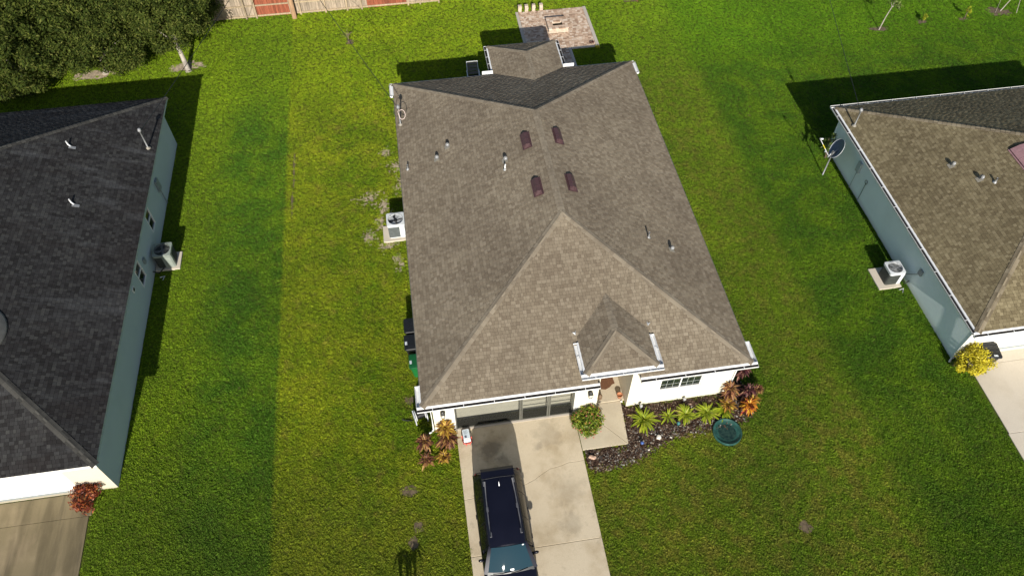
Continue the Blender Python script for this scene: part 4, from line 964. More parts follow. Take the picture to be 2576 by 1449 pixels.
for (x, y, r, h, lb, cat) in ((34.12, 24.62, .22, .55, "small lime green sapling in a soil mound, nearer the leaning tree", "sapling"), (37.0, 24.55, .22, .9, "taller lime green sapling in a soil mound, at the right", "sapling")):
    bush("young_sapling", lb, cat, x, y, M_young, r, h, 220, .06, 9, 3, "young saplings on the upper right lawn")
bush("corner_plant", "tiny bright yellow plant at the corner of the paver patio", "plant", 12.72, 25.12, M_gold, .17, .2, 160, .045, 6, 2)
bush("corner_plant", "tiny dark plant on the patio corner pavers", "plant", 12.45, 25.5, M_tip, .15, .25, 120, .045, 6, 2)
rosette("small_palm", "small reddish palm in the grass at the top edge", "palm", None, 16.15, 30.1, 0, M_ti, 26, .6, .06, (.1, 1.2), .8, .2)
# dead sapling
p = thing("dead_sapling", "leafless brown sapling on the back lawn", "sapling", (-2.65, 28.05, 0))
b = MB(); b.tube([(0, 0, -.02), (.02, .03, .45)], .022, 6, .016)
for i in range(16):
    a = R.random() * 6.28; h = R.uniform(.3, .5); e = Vector((math.cos(a) * R.uniform(.2, .45), math.sin(a) * R.uniform(.2, .4), h + R.uniform(.15, .5)))
    b.tube([(.02, .03, h), tuple(Vector((.02, .03, h)).lerp(e, .5) + Vector((0, 0, .06))), tuple(e)], .009, 4, .004)
local(b.build("branches", M_twig), p)
def thin_tree(label, x, y, pts, mat, leaf_c, r=.03, extra=()):
    p = thing("slender_tree", label, "tree", (x, y, 0))
    b = MB(); b.tube(pts, r, 8, r * .6)
    for e in extra: b.tube(e, r * .6, 6, r * .3)
    local(b.build("trunk", M_bark, smooth=True), p)
    f = MB()
    for (c, rr, k) in leaf_c: leaf_cloud(f, c, rr, k, .06)
    local(f.build("crown", mat), p); return p
thin_tree("slender young tree with bare pale trunk at the top right lawn", 30.95, 24.24, [(0, 0, 0), (.08, .0, .9), (.22, .0, 1.7), (.3, .05, 2.2)], M_shrub, [((.25, .1, 2.1), .45, 320), ((.55, -.1, 1.75), .25, 160), ((.05, .2, 2.3), .35, 200)], .035, [[(.2, 0, 1.6), (.5, -.05, 1.8)], [(.2, 0, 1.6), (.0, .15, 2.1)]])
thin_tree("staked twin-stemmed young tree at the far right top edge", 39.75, 25.0, [(0, 0, 0), (.35, .0, 1.0), (.6, .05, 2.3)], M_shrub, [((.6, .1, 2.7), .6, 320)], .03, [[(-.4, -.1, 0), (-.5, 0, 1.4), (-.2, .05, 2.3)], [(.9, -.4, 0), (.7, 0, 1.8)]])
# three young palms below the frame whose shadows reach into the picture
for i, (x, dy, lb) in enumerate(((-1.72, -9.15, "left"), (-1.48, -9.25, "middle"), (-1.2, -9.05, "right"))):
    p = thing("young_palm", "thin young palm, %s one of three on the front lawn" % lb, "palm", (x, dy, 0), 0, "young palms on the front lawn")
    b = MB(); b.tube([(0, 0, -.05), (.02, .02, 1.2), (0, 0, 2.45)], .055, 8, .045); local(b.build("trunk", M_bark, smooth=True), p)
    lm = leaf_mesh(.48, .10, 1.8, M_shrub)
    for k in range(16):
        o = bpy.data.objects.new("frond", lm); C.objects.link(o); o.parent = p; o.location = (0, 0, 2.43); s = R.uniform(.7, 1.0); o.scale = (s, s, s)
        o.rotation_euler = (Matrix.Rotation(k * 2.4, 3, 'Z') @ Matrix.Rotation(-R.uniform(-1.0, .9), 3, 'Y')).to_euler()

# ------------------------------------------------------------------ fence, pole and wires
def wood(name, c, v=.3):
    t = NT(name); n1 = t.noise(3.5, 4, .7, stretch=(6, 6, .6)); rnd = t.rand()
    k = t.mix(t.rng(n1, .3, .7), tuple(x * (1 - v) for x in c) + (1,), tuple(x * (1 + v) for x in c) + (1,))
    k = t.mix(1.0, k, t.ramp(rnd, [(0, (.72, .72, .72)), (1, (1.25, 1.22, 1.2))]), 'MULTIPLY'); t.col(k).rough(.9).spec(.15); return t.m
M_wgrey = wood("weathered_grey_wood", (.30, .245, .185)); M_wred = wood("red_stained_wood", (.235, .075, .042), .2); M_wpost = wood("fence_post_wood", (.34, .27, .18)); M_pole = wood("utility_pole_wood", (.33, .21, .12), .25)
fe = thing("fence", "weathered wooden board fence with red stained sections along the back lawn", "fence", (-5, 31.7, 0))
x = -15.0; meshes = {}
for red in (0, 1):
    b = MB(); b.box(-.068, 0, .02, .068, .02, 1.82); meshes[red] = b.mesh("board", M_wred if red else M_wgrey)
while x < 3.35:
    red = (-8.5 < x < -6.3) or (-1.35 < x < 1.3)
    o = bpy.data.objects.new("board", meshes[red]); C.objects.link(o); o.location = (x - (-5), 31.72 - 31.7 + R.uniform(-.006, .006), R.uniform(-.03, .03)); o.rotation_euler = (0, R.gauss(0, .006), 0); o.parent = fe
    x += .143
for z in (.14, .86, 1.6):
    xs = [-15.05, -11.5, -8.5, -6.3, -3.4, -.9, 1.35, 3.38]
    for a, b_ in zip(xs, xs[1:]): MB().box(a + .004, 31.66, z - .045, b_ - .004, 31.705, z + .045).build("rail", M_wpost, fe)
for px_ in (-11.5, -9.15, -8.5, -5.66, -4.06, -2.66, -1.72, 1.34, 2.13, 3.36): MB().box(px_ - .05, 31.56, 0, px_ + .05, 31.655, 1.9).build("post", M_wpost, fe)
po = thing("utility_pole", "brown wooden utility pole standing in front of the fence", "utility pole", (-6.09, 31.25, 0))
b = MB(); b.tube([(0, 0, -.1), (.0, 0, 9.5)], .15, 14, .11); local(b.build("pole", M_pole, smooth=True), po)
b = MB(); b.box(-.9, -.06, 8.6, .9, .06, 8.75); local(b.build("crossarm", M_pole), po)
pr_ = thing("utility_pole", "wooden utility pole beyond the top edge, right of the middle", "utility pole", (26.6, 33.4, 0))
b = MB(); b.tube([(0, 0, -.1), (0, 0, 9.5)], .15, 14, .11); local(b.build("pole", M_pole, smooth=True), pr_)
def wire(label, a, b_, sag):
    a, b_ = Vector(a), Vector(b_); m = MB(); m.tube([a.lerp(b_, i / 24) - Vector((0, 0, sag * 4 * (i / 24) * (1 - i / 24))) for i in range(25)], .016, 5)
    return tag(m.build("overhead_wire", M_black, None, smooth=True), label, "wire", "overhead service wires")
wire("black overhead wire from the pole to the middle house roof", (-6.05, 31.1, 5.75), (.22, 16.2, 4.05), .12)
wire("black overhead wire from the pole to the left house roof", (-6.12, 31.1, 5.75), (-12.2, 16.3, 4.1), .12)
wire("black overhead wire running to the right house roof", (26.6, 33.3, 7.0), (23.1, 12.85, 3.75), .15)

# ------------------------------------------------------------------ paver patio and fire pit
pa = structure(MB().poly([(8.2, 25.2, .006), (12.88, 25.2, .006), (12.88, 29.63, .006), (8.2, 29.63, .006)]).poly([(8.2, 19.3, .0062), (11.08, 19.3, .0062), (11.08, 25.2, .0062), (8.2, 25.2, .0062)]).build("patio", M_joint))
for i, (a, b_, c, d) in enumerate(((12.68, 25.2, 12.88, 29.63), (8.2, 19.4, 8.38, 29.63), (11.09, 25.2, 12.675, 25.38), (10.90, 19.4, 11.08, 25.38))):
    MB().box(a, b_, 0, c, d, .075 - .002 * i).build("curb", M_curb, pa, bevel=.015)
PV = []
def pave(x0, y0, x1, y1, hole=None):
    y = y0; r = 0
    while y < y1 - .02:
        x = x0 - (.1 if r % 2 else 0)
        while x < x1:
            wd = R.choice((.13, .2, .2)); a, c = max(x, x0), min(x + wd, x1)
            if c - a > .03 and not (hole and hole[0] < (a + c) / 2 < hole[2] and hole[1] < y + .07 < hole[3]): PV.append((a + .005, y + .005, c - .005, min(y + .135, y1)))
            x += wd
        y += .14; r += 1
pave(8.385, 25.39, 12.675, 29.58, (9.98, 26.97, 11.2, 28.19)); pave(8.385, 19.45, 10.895, 25.385)
PV.sort(key=lambda q: (CAM - Vector(((q[0] + q[2]) / 2, (q[1] + q[3]) / 2, 0))).length + (40 if q[1] < 25 and q[0] < 9.3 else 0))
def pbox(b, q): 
    t = R.uniform(-.006, .006); b.box(q[0], q[1], 0.0, q[2], q[3], .062 + t)
for q in PV[:300]:
    b = MB(); pbox(b, q); b.build("paver", M_paver, pa)
b = MB()
for q in PV[300:]: pbox(b, q)
stuff(b.build("pavers", M_paver, pa))
fp = thing("fire_pit", "low square stone fire pit on the paver patio", "fire pit", (10.59, 27.58, .06))
def ring(b, x0, y0, x1, y1, hx0, hy0, hx1, hy1, z0, z1):
    for (a, c, d, e) in ((x0, y0, x1, hy0), (x0, hy1, x1, y1), (x0, hy0, hx0, hy1), (hx1, hy0, x1, hy1)): b.box(a, c, z0, d, e, z1)
for lv in range(2):
    for (a, c, d, e) in ((9.97, 26.96, 11.21, 27.18), (9.97, 27.98, 11.21, 28.2)):
        n = 4
        for i in range(n): MB().box(a + (d - a) * i / n + .004, c, .06 + .14 * lv + .003, a + (d - a) * (i + 1) / n - .004, e, .06 + .14 * (lv + 1)).build("wall_block", M_block, fp)
    for (a, c, d, e) in ((9.97, 27.184, 10.19, 27.976), (10.99, 27.184, 11.21, 27.976)):
        for i in range(3): MB().box(a, c + (e - c) * i / 3 + .004, .06 + .14 * lv + .003, d, c + (e - c) * (i + 1) / 3 - .004, .06 + .14 * (lv + 1)).build("wall_block", M_block, fp)
for (a, c, d, e) in ((9.95, 26.94, 11.23, 27.30), (9.95, 27.70, 11.23, 28.22), (9.95, 27.304, 10.28, 27.696), (10.89, 27.304, 11.23, 27.696)):
    nx, ny = max(1, round((d - a) / .2)), max(1, round((e - c) / .2))
    for i in range(nx):
        for j in range(ny): MB().box(a + (d - a) * i / nx + .003, c + (e - c) * j / ny + .003, .345, a + (d - a) * (i + 1) / nx - .003, c + (e - c) * (j + 1) / ny - .003, .40 + R.uniform(-.003, .003)).build("cap_stone", M_paver, fp)
MB().box(10.2, 27.2, .06, 10.98, 27.96, .09).build("ash_bed", plain("ash_and_weeds", (.05, .055, .035), .95, .5, 9), fp)
for i, (x, lb) in enumerate(((8.52, "leftmost"), (8.96, "second from the left"), (9.43, "third from the left"), (9.93, "rightmost"))):
    p = thing("stone_stack", "stack of pale stones at the back patio edge, %s of the four" % lb, "stone stack", (x, 29.72, 0), 0, "stacks of pale stones along the patio edge")
    for k in range(4):
        b = MB(); b.box(-.11 + R.uniform(-.012, .012), -.11, .004 + .115 * k, .11 + R.uniform(-.012, .012), .11, .113 + .115 * k); local(b.build("block", M_block, bevel=.008), p)

# ------------------------------------------------------------------ equipment beside the houses
def pad(label, x0, y0, x1, y1, h=.09):
    return tag(MB().box(x0, y0, 0, x1, y1, h).build("equipment_pad", M_concr, None, bevel=.01), label, "concrete pad")
pad("thin concrete pad under the white air conditioner of the middle house", -1.28, 11.02, .2, 12.08)
pad("concrete pad under the grey-green air conditioner in the left house's shade", -12.25, 10.84, -11.1, 11.92, .1)
pad("pale square concrete pad under the air conditioner of the right house", 21.73, 4.53, 22.85, 5.78, .08)
def ac_unit(label, x0, y0, x1, y1, z0, z1, cas, style, off=(0, 0)):
    xc, yc = (x0 + x1) / 2, (y0 + y1) / 2; wx_, wy_ = (x1 - x0) / 2, (y1 - y0) / 2
    p = thing("air_conditioner", label, "air conditioner", (xc, yc, z0), 0, "air conditioners beside the houses"); h = z1 - z0
    rad = min(wx_, wy_) * .87
    def rr(k, z, r=.09):
        out = []
        for (sx, sy, a0) in ((1, 1, 0), (-1, 1, 90), (-1, -1, 180), (1, -1, 270)):
            for i in range(4):
                a = math.radians(a0 + 30 * i); out.append(Vector((sx * (wx_ * k - r) + r * math.cos(a), sy * (wy_ * k - r) + r * math.sin(a), z)))
        full = []
        for i in range(16):
            full.append(out[i])
            if i % 4 == 3: full += [out[i].lerp(out[(i + 1) % 16], f_) for f_ in (.2, .4, .6, .8)]
        return full
    b = MB(); b.loft([rr(.94, 0), rr(.94, h - .1)], True, True); body = local(b.build("cabinet", M_louver if style != 'side' else cas, smooth=False), p)
    # top shroud: rounded square with a round opening
    b = MB(); n = 32; top = rr(1.0, h); low = rr(1.0, h - .12)
    circ = [Vector((rad * math.cos(math.atan2(q.y, q.x)), rad * math.sin(math.atan2(q.y, q.x)), h + .015)) for q in top]
    inn = [Vector((q.x * .98, q.y * .98, h - .22)) for q in circ]
    b.loft([low, top, circ, inn], True, False); b.poly([low[i] for i in range(n)][::-1]); local(b.build("top_shroud", cas, fix=True), p)
    b = MB(); b.lathe([(0, h - .2), (rad * .97, h - .2)], 24); local(b.build("fan_well", M_dark), p)
    f = MB(); f.lathe([(0, h - .05), (.09, h - .06), (.1, h - .12), (0, h - .13)], 14)
    for i in range(4):
        a = i * 1.571 + .4; u = Vector((math.cos(a), math.sin(a), 0)); v = Vector((-math.sin(a), math.cos(a), 0)); c = Vector((0, 0, h - .1))
        f.poly([c + u * .09 - v * .05 + Vector((0, 0, .03)), c + u * rad * .88 - v * .13 + Vector((0, 0, .05)), c + u * rad * .9 + v * .13 - Vector((0, 0, .04)), c + u * .09 + v * .05 - Vector((0, 0, .03))])
    local(f.build("fan", M_metal if style != 'side' else M_black, smooth=False), p)
    g = MB()
    for i in range(7): r_ = rad * (i + 1) / 7.2; g.tube([(r_ * math.cos(q * .2618), r_ * math.sin(q * .2618), h + .02) for q in range(25)], .005, 4, cap=False)
    for i in range(8): a = i * .7854; g.tube([(.05 * math.cos(a), .05 * math.sin(a), h + .022), (rad * math.cos(a), rad * math.sin(a), h + .018)], .006, 4)
    local(g.build("fan_guard", M_black if style != 'corner' else M_metal), p)
    if style == 'side':
        l = MB(); a0, a1 = -wx_ * .92, wx_ * .32
        l.box(a0, -wy_ * .94 - .012, .06, a1, -wy_ * .94, h - .14); gr = local(l.build("coil_grille", M_louver), p)
        for i in range(9):
            z = .09 + (h - .26) * i / 8; q = MB(); q.box(a0, -wy_ * .94 - .03, z, a1, -wy_ * .94 - .013, z + .014); local(q.build("louvre", M_grey), gr)
        q = MB(); q.box(wx_ * .42, -wy_ * .94 - .02, h * .32, wx_ * .9, -wy_ * .94 - .001, h - .13); local(q.build("access_panel", cas), p)
    else:
        for i in range(9):
            z = .07 + (h - .26) * i / 8; q = MB(); q.loft([rr(.955, z, .1), rr(.97, z + .02, .1)], True, True); local(q.build("louvre", M_louver), p)
        q = MB(); sx = 1 if style == 'corner' else 0.15
        if style == 'corner': q.prism([(wx_ * .45, -wy_ * .985, .02), (wx_ * .92, -wy_ * .985, .02), (wx_ * .985, -wy_ * .9, .02), (wx_ * .985, -wy_ * .3, .02), (wx_ * .9, -wy_ * .3, .02), (wx_ * .9, -wy_ * .9, .02)], (0, 0, h - .14))
        else: q.prism([(-wx_ * .05, -wy_ * 1.0, .02), (wx_ * .85, -wy_ * 1.0, .02), (wx_ * 1.0, -wy_ * .85, .02), (wx_ * 1.0, -wy_ * .5, .02), (wx_ * .9, -wy_ * .5, .02), (wx_ * .85, -wy_ * .9, .02), (-wx_ * .05, -wy_ * .9, .02)], (0, 0, h - .13))
        local(q.build("corner_panel", cas, fix=True), p)
    return p
ac_unit("white air conditioner with round black fan guard beside the middle house", -1.0, 11.18, -.12, 12.04, .09, 1.02, M_acwhite, 'side')
ac_unit("grey-green air conditioner half in the shade of the left house", -12.12, 10.95, -11.27, 11.80, .1, .98, M_acgreen, 'panel')
ac_unit("pale air conditioner with dark louvred sides beside the right house", 22.05, 4.70, 22.82, 5.47, .08, .92, M_acwhite, 'corner')
for (x, y, lb) in ((22.75, 4.35, "white drain pipe elbow in front of the right house's air conditioner"), (-11.85, 10.4, "white drain pipe elbow in the shade beside the left house's air conditioner")):
    b = MB(); b.tube([(x - .12, y, .1), (x + .1, y + .04, .12), (x, y - .14, .05)], .022, 7); tag(b.build("drain_pipe", M_pvc, None, smooth=True), lb, "pipe")
for (x, y, bx_, lb) in ((22.85, 4.75, 23.18, "dark insulated pipe from the right air conditioner to the wall"), (-11.75, 10.75, -12.27, "dark insulated pipe from the left air conditioner to the wall"), (-.1, 11.1, .33, "dark insulated pipe from the white air conditioner to the wall")):
    b = MB(); b.tube([(x, y, .35), ((x + bx_) / 2, y - .12, .16), (bx_, y - .1, .3)], .028, 7); tag(b.build("insulated_pipe", M_black, None, smooth=True), lb, "pipe", "insulated pipes behind the air conditioners")

def bin_(name, label, x, y, rz_, col, lid, h=1.02, wd=.60, dp=.72, sticker=True, group="wheeled bins beside the houses"):
    """wheeled bin, lid hinge at local -Y"""
    p = thing(name, label, "bin", (x, y, 0), rz_, group)
    def rc(kx, ky, z, oy=0, r=.05):
        a, b_ = wd / 2 * kx, dp / 2 * ky; return [Vector(q) for q in ((a - r, -b_ + oy, z), (a, -b_ + r + oy, z), (a, b_ - r + oy, z), (a - r, b_ + oy, z), (-a + r, b_ + oy, z), (-a, b_ - r + oy, z), (-a, -b_ + r + oy, z), (-a + r, -b_ + oy, z))]
    b = MB(); b.loft([rc(.78, .68, .05), rc(.95, .9, h - .12), rc(1.0, .96, h - .10), rc(1.0, .96, h - .04)], True, True); local(b.build("body", col, angle=.6), p)
    b = MB(); b.loft([rc(1.04, 1.02, h - .035, .01), rc(1.05, 1.03, h, .01), rc(.98, .95, h + .045, .0), rc(.7, .7, h + .06, 0)], True, True)
    for k in (-.3, .0, .3): b.box(-wd * .36, dp * k - .02, h + .05, wd * .36, dp * k + .02, h + .075)
    l_ = local(b.build("lid", lid, angle=.6), p)
    b = MB(); b.tube([(-wd * .42, -dp * .53, h - .02), (wd * .42, -dp * .53, h - .02)], .018, 8); local(b.build("handle", lid, smooth=True), p)
    for s in (-1, 1):
        b = MB(); b.tube([(s * wd * .36 - .03, -dp * .36, .125), (s * wd * .36 + .03, -dp * .36, .125)], .125, 16); local(b.build("wheel", M_black, angle=.6), p)
    if sticker:
        b = MB(); b.box(-.15, dp * .36, h + .064, .02, dp * .47, h + .067); local(b.build("label_sticker", M_sticker), l_)
        for i in range(4): q = MB(); q.box(-.14 + i * .04, dp * .38, h + .0672, -.12 + i * .04, dp * (.42 + .01 * (i % 2)), h + .0682); local(q.build("print_mark", M_grey), l_)
    return p
M_sticker = plain("printed_label", (.62, .66, .70), .5, .15, 30)
M_green = plain("green_plastic", (.010, .125, .030), .4, .12, 5); M_green2 = plain("green_plastic_lid", (.008, .085, .026), .38, .12, 5)
bin_("wheeled_bin", "black wheeled bin without label, furthest back beside the middle house", -.15, 5.16, math.pi / 2, M_black, M_black, dp=.80, wd=.74, sticker=False)
bin_("wheeled_bin", "black wheeled bin with white label, next to the green bin", -.17, 4.28, math.pi / 2, M_black, M_black, dp=.84, wd=.76)
bin_("recycling_bin", "green recycling bin with pale label beside the middle house", -.08, 3.35, math.pi / 2, M_green, M_green2, .92, dp=.76, wd=.70)
bin_("wheeled_bin", "black wheeled bin standing in front of the white garage of the right house", 24.33, .08, math.pi - .18, M_black, M_black, 1.06, .68, .78)
# hose reel with coiled hose
p = thing("hose_reel", "white hose reel with black coiled hose at the left front corner", "hose reel", (-.22, 1.05, 0), .25)
b = MB()
for s in (-1, 1): b.box(s * .25 - .02, -.22, .0, s * .25 + .02, .24, .55)
local(b.build("frame", M_acwhite, bevel=.01), p)
for s in (-1, 1):
    b = MB(); b.lathe([(.0, -.015), (.23, -.015), (.25, 0), (.23, .015), (0, .015)], 20, Matrix.Translation((s * .19, 0, .48)) @ Matrix.Rotation(math.pi / 2, 4, 'Y')); local(b.build("drum_side", M_pvc, smooth=True), p)
b = MB()
for i in range(7): b.tube([(-.15 + .05 * i, .16 * math.cos(q * .3927), .48 + .16 * math.sin(q * .3927)) for q in range(17)], .024, 6, cap=False)
local(b.build("coiled_hose", M_black, smooth=True), p)
b = MB(); b.tube([(-.55, 1.02, .03), (-.75, 1.06, .035), (-.92, 1.1, .03), (-1.0, 1.16, .04)], .022, 7); tag(b.build("hose_end", M_black, None, smooth=True), "black hose end lying on the grass left of the hose reel", "hose")
b = MB(); M_ = Matrix.Translation((-.12, 2.05, .3)) @ Matrix.Rotation(.3, 4, 'Z')
b.loft([[M_ @ Vector((r_ * math.cos(a * .785), r_ * .8 * math.sin(a * .785), z + .03 * math.sin(a * 2))) for a in range(8)] for r_, z in ((.2, -.3), (.26, -.05), (.22, .1), (.1, .17))]); tag(b.build("covered_sack", M_acwhite, None, smooth=True), "crumpled pale sack between the green bin and the hose reel", "sack")

# printed box on a red cart by the garage
M_red = plain("coral_red_plastic", (.62, .10, .075), .45, .1, 6); M_print = plain("printed_pale_film", (.52, .60, .66), .4, .12, 14); M_whitep = plain("white_film", (.78, .78, .78), .4, .05, 8)
p = thing("small_cart", "small red cart with dark wheels carrying a printed white package by the garage", "cart", (1.57, -.12, .05), .06)
b = MB(); b.box(-.16, -.29, .07, .16, .27, .12); local(b.build("deck", M_black, bevel=.008), p)
for (x, y) in ((-.16, -.2), (.17, -.2), (-.16, .2), (.17, .2)):
    b = MB(); b.tube([(x - .025, y, .07), (x + .025, y, .07)], .068, 14); local(b.build("wheel", M_black, angle=.6), p)
b = MB(); b.tube([(-.17, -.27, .16), (-.1, -.325, .16), (.1, -.325, .16), (.17, -.27, .16)], .024, 8); b.tube([(-.185, -.2, .16), (-.185, .05, .16)], .022, 8); b.tube([(.19, -.22, .16), (.19, -.05, .16)], .022, 8)
for x in (-.06, .09): b.tube([(x, -.33, .18), (x, -.37, .08)], .016, 6)
local(b.build("bumper", M_red, smooth=True), p)
pk = thing("package", "white printed package lying on the small red cart", "package", (1.57, -.12, .17), .06)
b = MB(); b.loft([[Vector((sx * .145 * k, sy * (.27 * k) + .0, z)) for sx, sy in ((-1, -.9), (-.8, -1), (.8, -1), (1, -.9), (1, .9), (.8, 1), (-.8, 1), (-1, .9))] for k, z in ((.92, .005), (1, .05), (1, .16), (.93, .2))]); local(b.build("wrapper", M_whitep, angle=.7), pk)
b = MB(); b.box(-.125, -.15, .2005, .125, .235, .203); pp = local(b.build("printed_panel", M_print), pk)
b = MB(); b.box(-.085, -.13, .2035, .005, -.02, .205); local(b.build("dark_square", plain("print_dark", (.10, .11, .14), .5), ), pk)
for i in range(6): b = MB(); b.box(-.1 + .0 * i, .03 + .03 * i, .2035, .02 + .06 * (i % 3) * .5, .042 + .03 * i, .2045); local(b.build("print_line", M_grey), pk)

# round teal tub sunk in the lawn
t = NT("teal_tub_plastic"); c_ = t.mix(t.rng(t.noise(5, 5, .65), .35, .7), (.010, .048, .040, 1), (.028, .095, .080, 1)); t.col(c_).rough(.6).spec(.25); t.bump(t.noise(30, 3), .2, .004); M_teal = t.m
t = NT("tub_dirt"); c_ = t.mix(t.rng(t.noise(9, 5, .7), .4, .65), (.006, .022, .022, 1), (.022, .05, .042, 1)); t.col(c_).rough(.7).spec(.15); M_tubd = t.m
p = thing("tub", "round teal tub with dark murky bottom beside the mulch bed", "tub", (12.26, -1.47, 0))
b = MB(); b.lathe([(.60, -.02), (.60, .10), (.585, .125), (.56, .12), (.545, .085), (.50, .06), (.42, .045), (.36, .04)], 40); local(b.build("basin", M_teal, smooth=True), p)
b = MB(); b.lathe([(.37, .041), (.2, .034), (0.0, .03)], 32); local(b.build("murky_bottom", M_tubd, smooth=True), p)
# small garden things
for (x, y, h, c, nm, lb, cat) in ((10.33, -.86, .3, (.04, .16, .17), "garden_spike", "small teal garden ornament in the mulch between lime plants", "ornament"), (8.63, -1.46, .22, (.05, .10, .30), "garden_bottle", "small blue glass ornament at the front of the mulch bed", "ornament"), (8.98, .12, .4, (.3, .3, .3), "solar_light", "small solar stake light near the wall behind the largest lime plant", "light"), (10.9, .2, .3, (.3, .3, .3), "solar_light", "small solar stake light under the window", "light")):
    o = MB().lathe([(0, 0), (.03, .0), (.028, h * .5), (.06, h * .55), (.075, h * .8), (.05, h * .97), (0, h)], 12, Matrix.Translation((x, y, 0))).build(nm, plain(nm + "_paint", c, .35), None, smooth=True); tag(o, lb, cat)
b = MB(); b.lathe([(.0, .09), (.08, .09), (.12, .28), (.13, .30), (.11, .30), (.1, .27), (0, .26)], 16, Matrix.Translation((8.22, .78, 0))); tag(b.build("plant_pot", plain("terracotta", (.42, .17, .08), .8), None, smooth=True), "terracotta pot on the right side of the entry slab", "pot")
b = MB(); b.lathe([(.0, .09), (.09, .09), (.1, .12), (.1, .30), (.07, .34), (.03, .40), (0, .41)], 10, Matrix.Translation((7.38, .85, 0))); tag(b.build("lantern", plain("rusty_lantern", (.14, .09, .05), .6), None), "rusty floor lantern on the left side of the entry slab", "lantern")
b = MB(); P_ = [(7.50, 1.28), (7.72, 1.22), (7.92, 1.30), (8.05, 1.42), (8.18, 1.46), (8.12, 2.2), (7.62, 2.2)]; b.prism([(x, y, .091) for x, y in P_], (0, 0, .018)); tag(b.build("doormat", plain("brown_coir", (.135, .062, .03), .95, .2, 20, bump=.4)), "brown doormat with a curved edge at the front entry", "doormat")
rock("shell", "white seashell-like stone at the corner of the entry slab", 8.28, .58, .08, M_rockw, 31, .05)["category"] = "stone"

# satellite dish on its own pole
p = thing("satellite_dish", "dark blue-grey satellite dish on a pale pole beside the right house", "satellite dish", (22.15, 12.27, 0))
b = MB(); b.tube([(0, 0, -.05), (0, 0, 1.72)], .035, 10); local(b.build("pole", M_metal, smooth=True), p)
cd = Vector((.28, .16, 1.72)); nd = Vector((-.80, .28, .52)).normalized(); q_ = nd.to_track_quat('Z', 'Y').to_matrix().to_4x4()
Md = Matrix.Translation(cd) @ q_ @ Matrix.Diagonal((.58, .50, 1, 1))
b = MB(); b.lathe([(0, -.10), (.3, -.09), (.6, -.055), (.85, -.012), (.98, .02), (1.0, .022), (.99, .012), (.85, -.025), (.6, -.07), (.3, -.105), (0, -.115)], 32, Md); local(b.build("reflector", plain("dish_blue_grey", (.085, .115, .16), .55, .08, 4), smooth=True), p)
b = MB(); b.tube([Md @ Vector((math.cos(i * .1963), math.sin(i * .1963), .02)) for i in range(33)], .012, 5, cap=False); local(b.build("rim", M_acwhite, smooth=True), p)
low = Vector((-.16, -.06, 1.42)); ln = Vector((-.66, .50, 2.2))
b = MB(); b.tube([low, ln], .018, 6); b.tube([tuple(low + Vector((-.06, -.04, 0))), tuple(low + Vector((.25, .2, .1)))], .03, 6); am = local(b.build("feed_arm", M_pvc, smooth=True), p)
b = MB(); b.tube([tuple(low.lerp(ln, .45)), tuple(low.lerp(ln, .68))], .024, 6); local(b.build("yellow_tag", plain("yellow_tape", (.55, .48, .02), .5)), am)
b = MB(); b.tube([tuple(ln), tuple(ln + Vector((.16, .0, -.03)))], .045, 8); local(b.build("receiver", M_pvc, smooth=True), p)
b = MB(); b.tube([(0, 0, 1.5), tuple(cd - nd * .1)], .04, 8); local(b.build("bracket", M_metal), p)

# garden chair in the shade behind the house
p = thing("reclining_chair", "dark reclining garden chair with pale frame in the shade behind the house", "chair", (4.66, 23.0, 0))
b = MB(); b.tube([(-.34, -.55, .42), (-.34, .12, .40), (-.32, .62, .98), (.32, .62, .98), (.34, .12, .40), (.34, -.55, .42)], .022, 8); local(b.build("frame", M_acwhite, smooth=True), p)
for s in (-1, 1):
    b = MB(); b.tube([(s * .34, -.5, .42), (s * .36, -.2, .0)], .02, 6); b.tube([(s * .34, .2, .42), (s * .36, .35, 0)], .02, 6); b.tube([(s * .36, -.45, .62), (s * .36, .25, .62)], .025, 6); local(b.build("leg", M_acwhite), p)
for k in range(5): b = MB(); b.box(-.32, -.53 + .13 * k, .40, .32, -.42 + .13 * k, .415); local(b.build("seat_slat", M_dark), p)
for k in range(4):
    b = MB(); y0_, z0_ = .14 + .12 * k, .43 + .14 * k; b.poly([(-.31, y0_, z0_), (.31, y0_, z0_), (.31, y0_ + .1, z0_ + .118), (-.31, y0_ + .1, z0_ + .118)]); local(b.build("back_slat", M_bronze), p)

# ------------------------------------------------------------------ the parked minivan
t = NT("navy_metallic_paint"); t.col(t.mix(t.rng(t.noise(1.2, 2), .3, .7), (.0055, .006, .0135, 1), (.0075, .008, .017, 1))).rough(.32); t.b.inputs["Metallic"].default_value = .1; t.b.inputs["Coat Weight"].default_value = .12; t.spec(.3); t.b.inputs["Coat Roughness"].default_value = .06; M_paint = t.m
M_cglass = glass_mat("tinted_car_glass", (.006, .008, .007, 1), .03); M_cglass.node_tree.nodes["Principled BSDF"].inputs["Specular IOR Level"].default_value = .3
M_wglass = glass_mat("windscreen_glass", (.016, .040, .056, 1), .02); M_wglass.node_tree.nodes["Principled BSDF"].inputs["Specular IOR Level"].default_value = .10
M_rail = plain("roof_rail_grey", (.10, .10, .11), .45, .1, 8); M_tyre = plain("tyre_rubber", (.012, .012, .012), .85, .2, 9); M_rim = plain("alloy_rim", (.5, .5, .52), .3, .05, 9, .9)
M_lamp = plain("clear_lamp", (.5, .5, .5), .15, .1, 9); M_tail = plain("red_lamp", (.25, .01, .01), .2, .1, 9)
CX_, CY_, CZ_ = 2.53, -2.04, .05
car = thing("minivan", "dark navy minivan parked nose out on the middle driveway", "car", (CX_, CY_ - 2.5, CZ_))
def Q(x, f, z): return Vector((CX_ + x, CY_ - f, CZ_ + z))
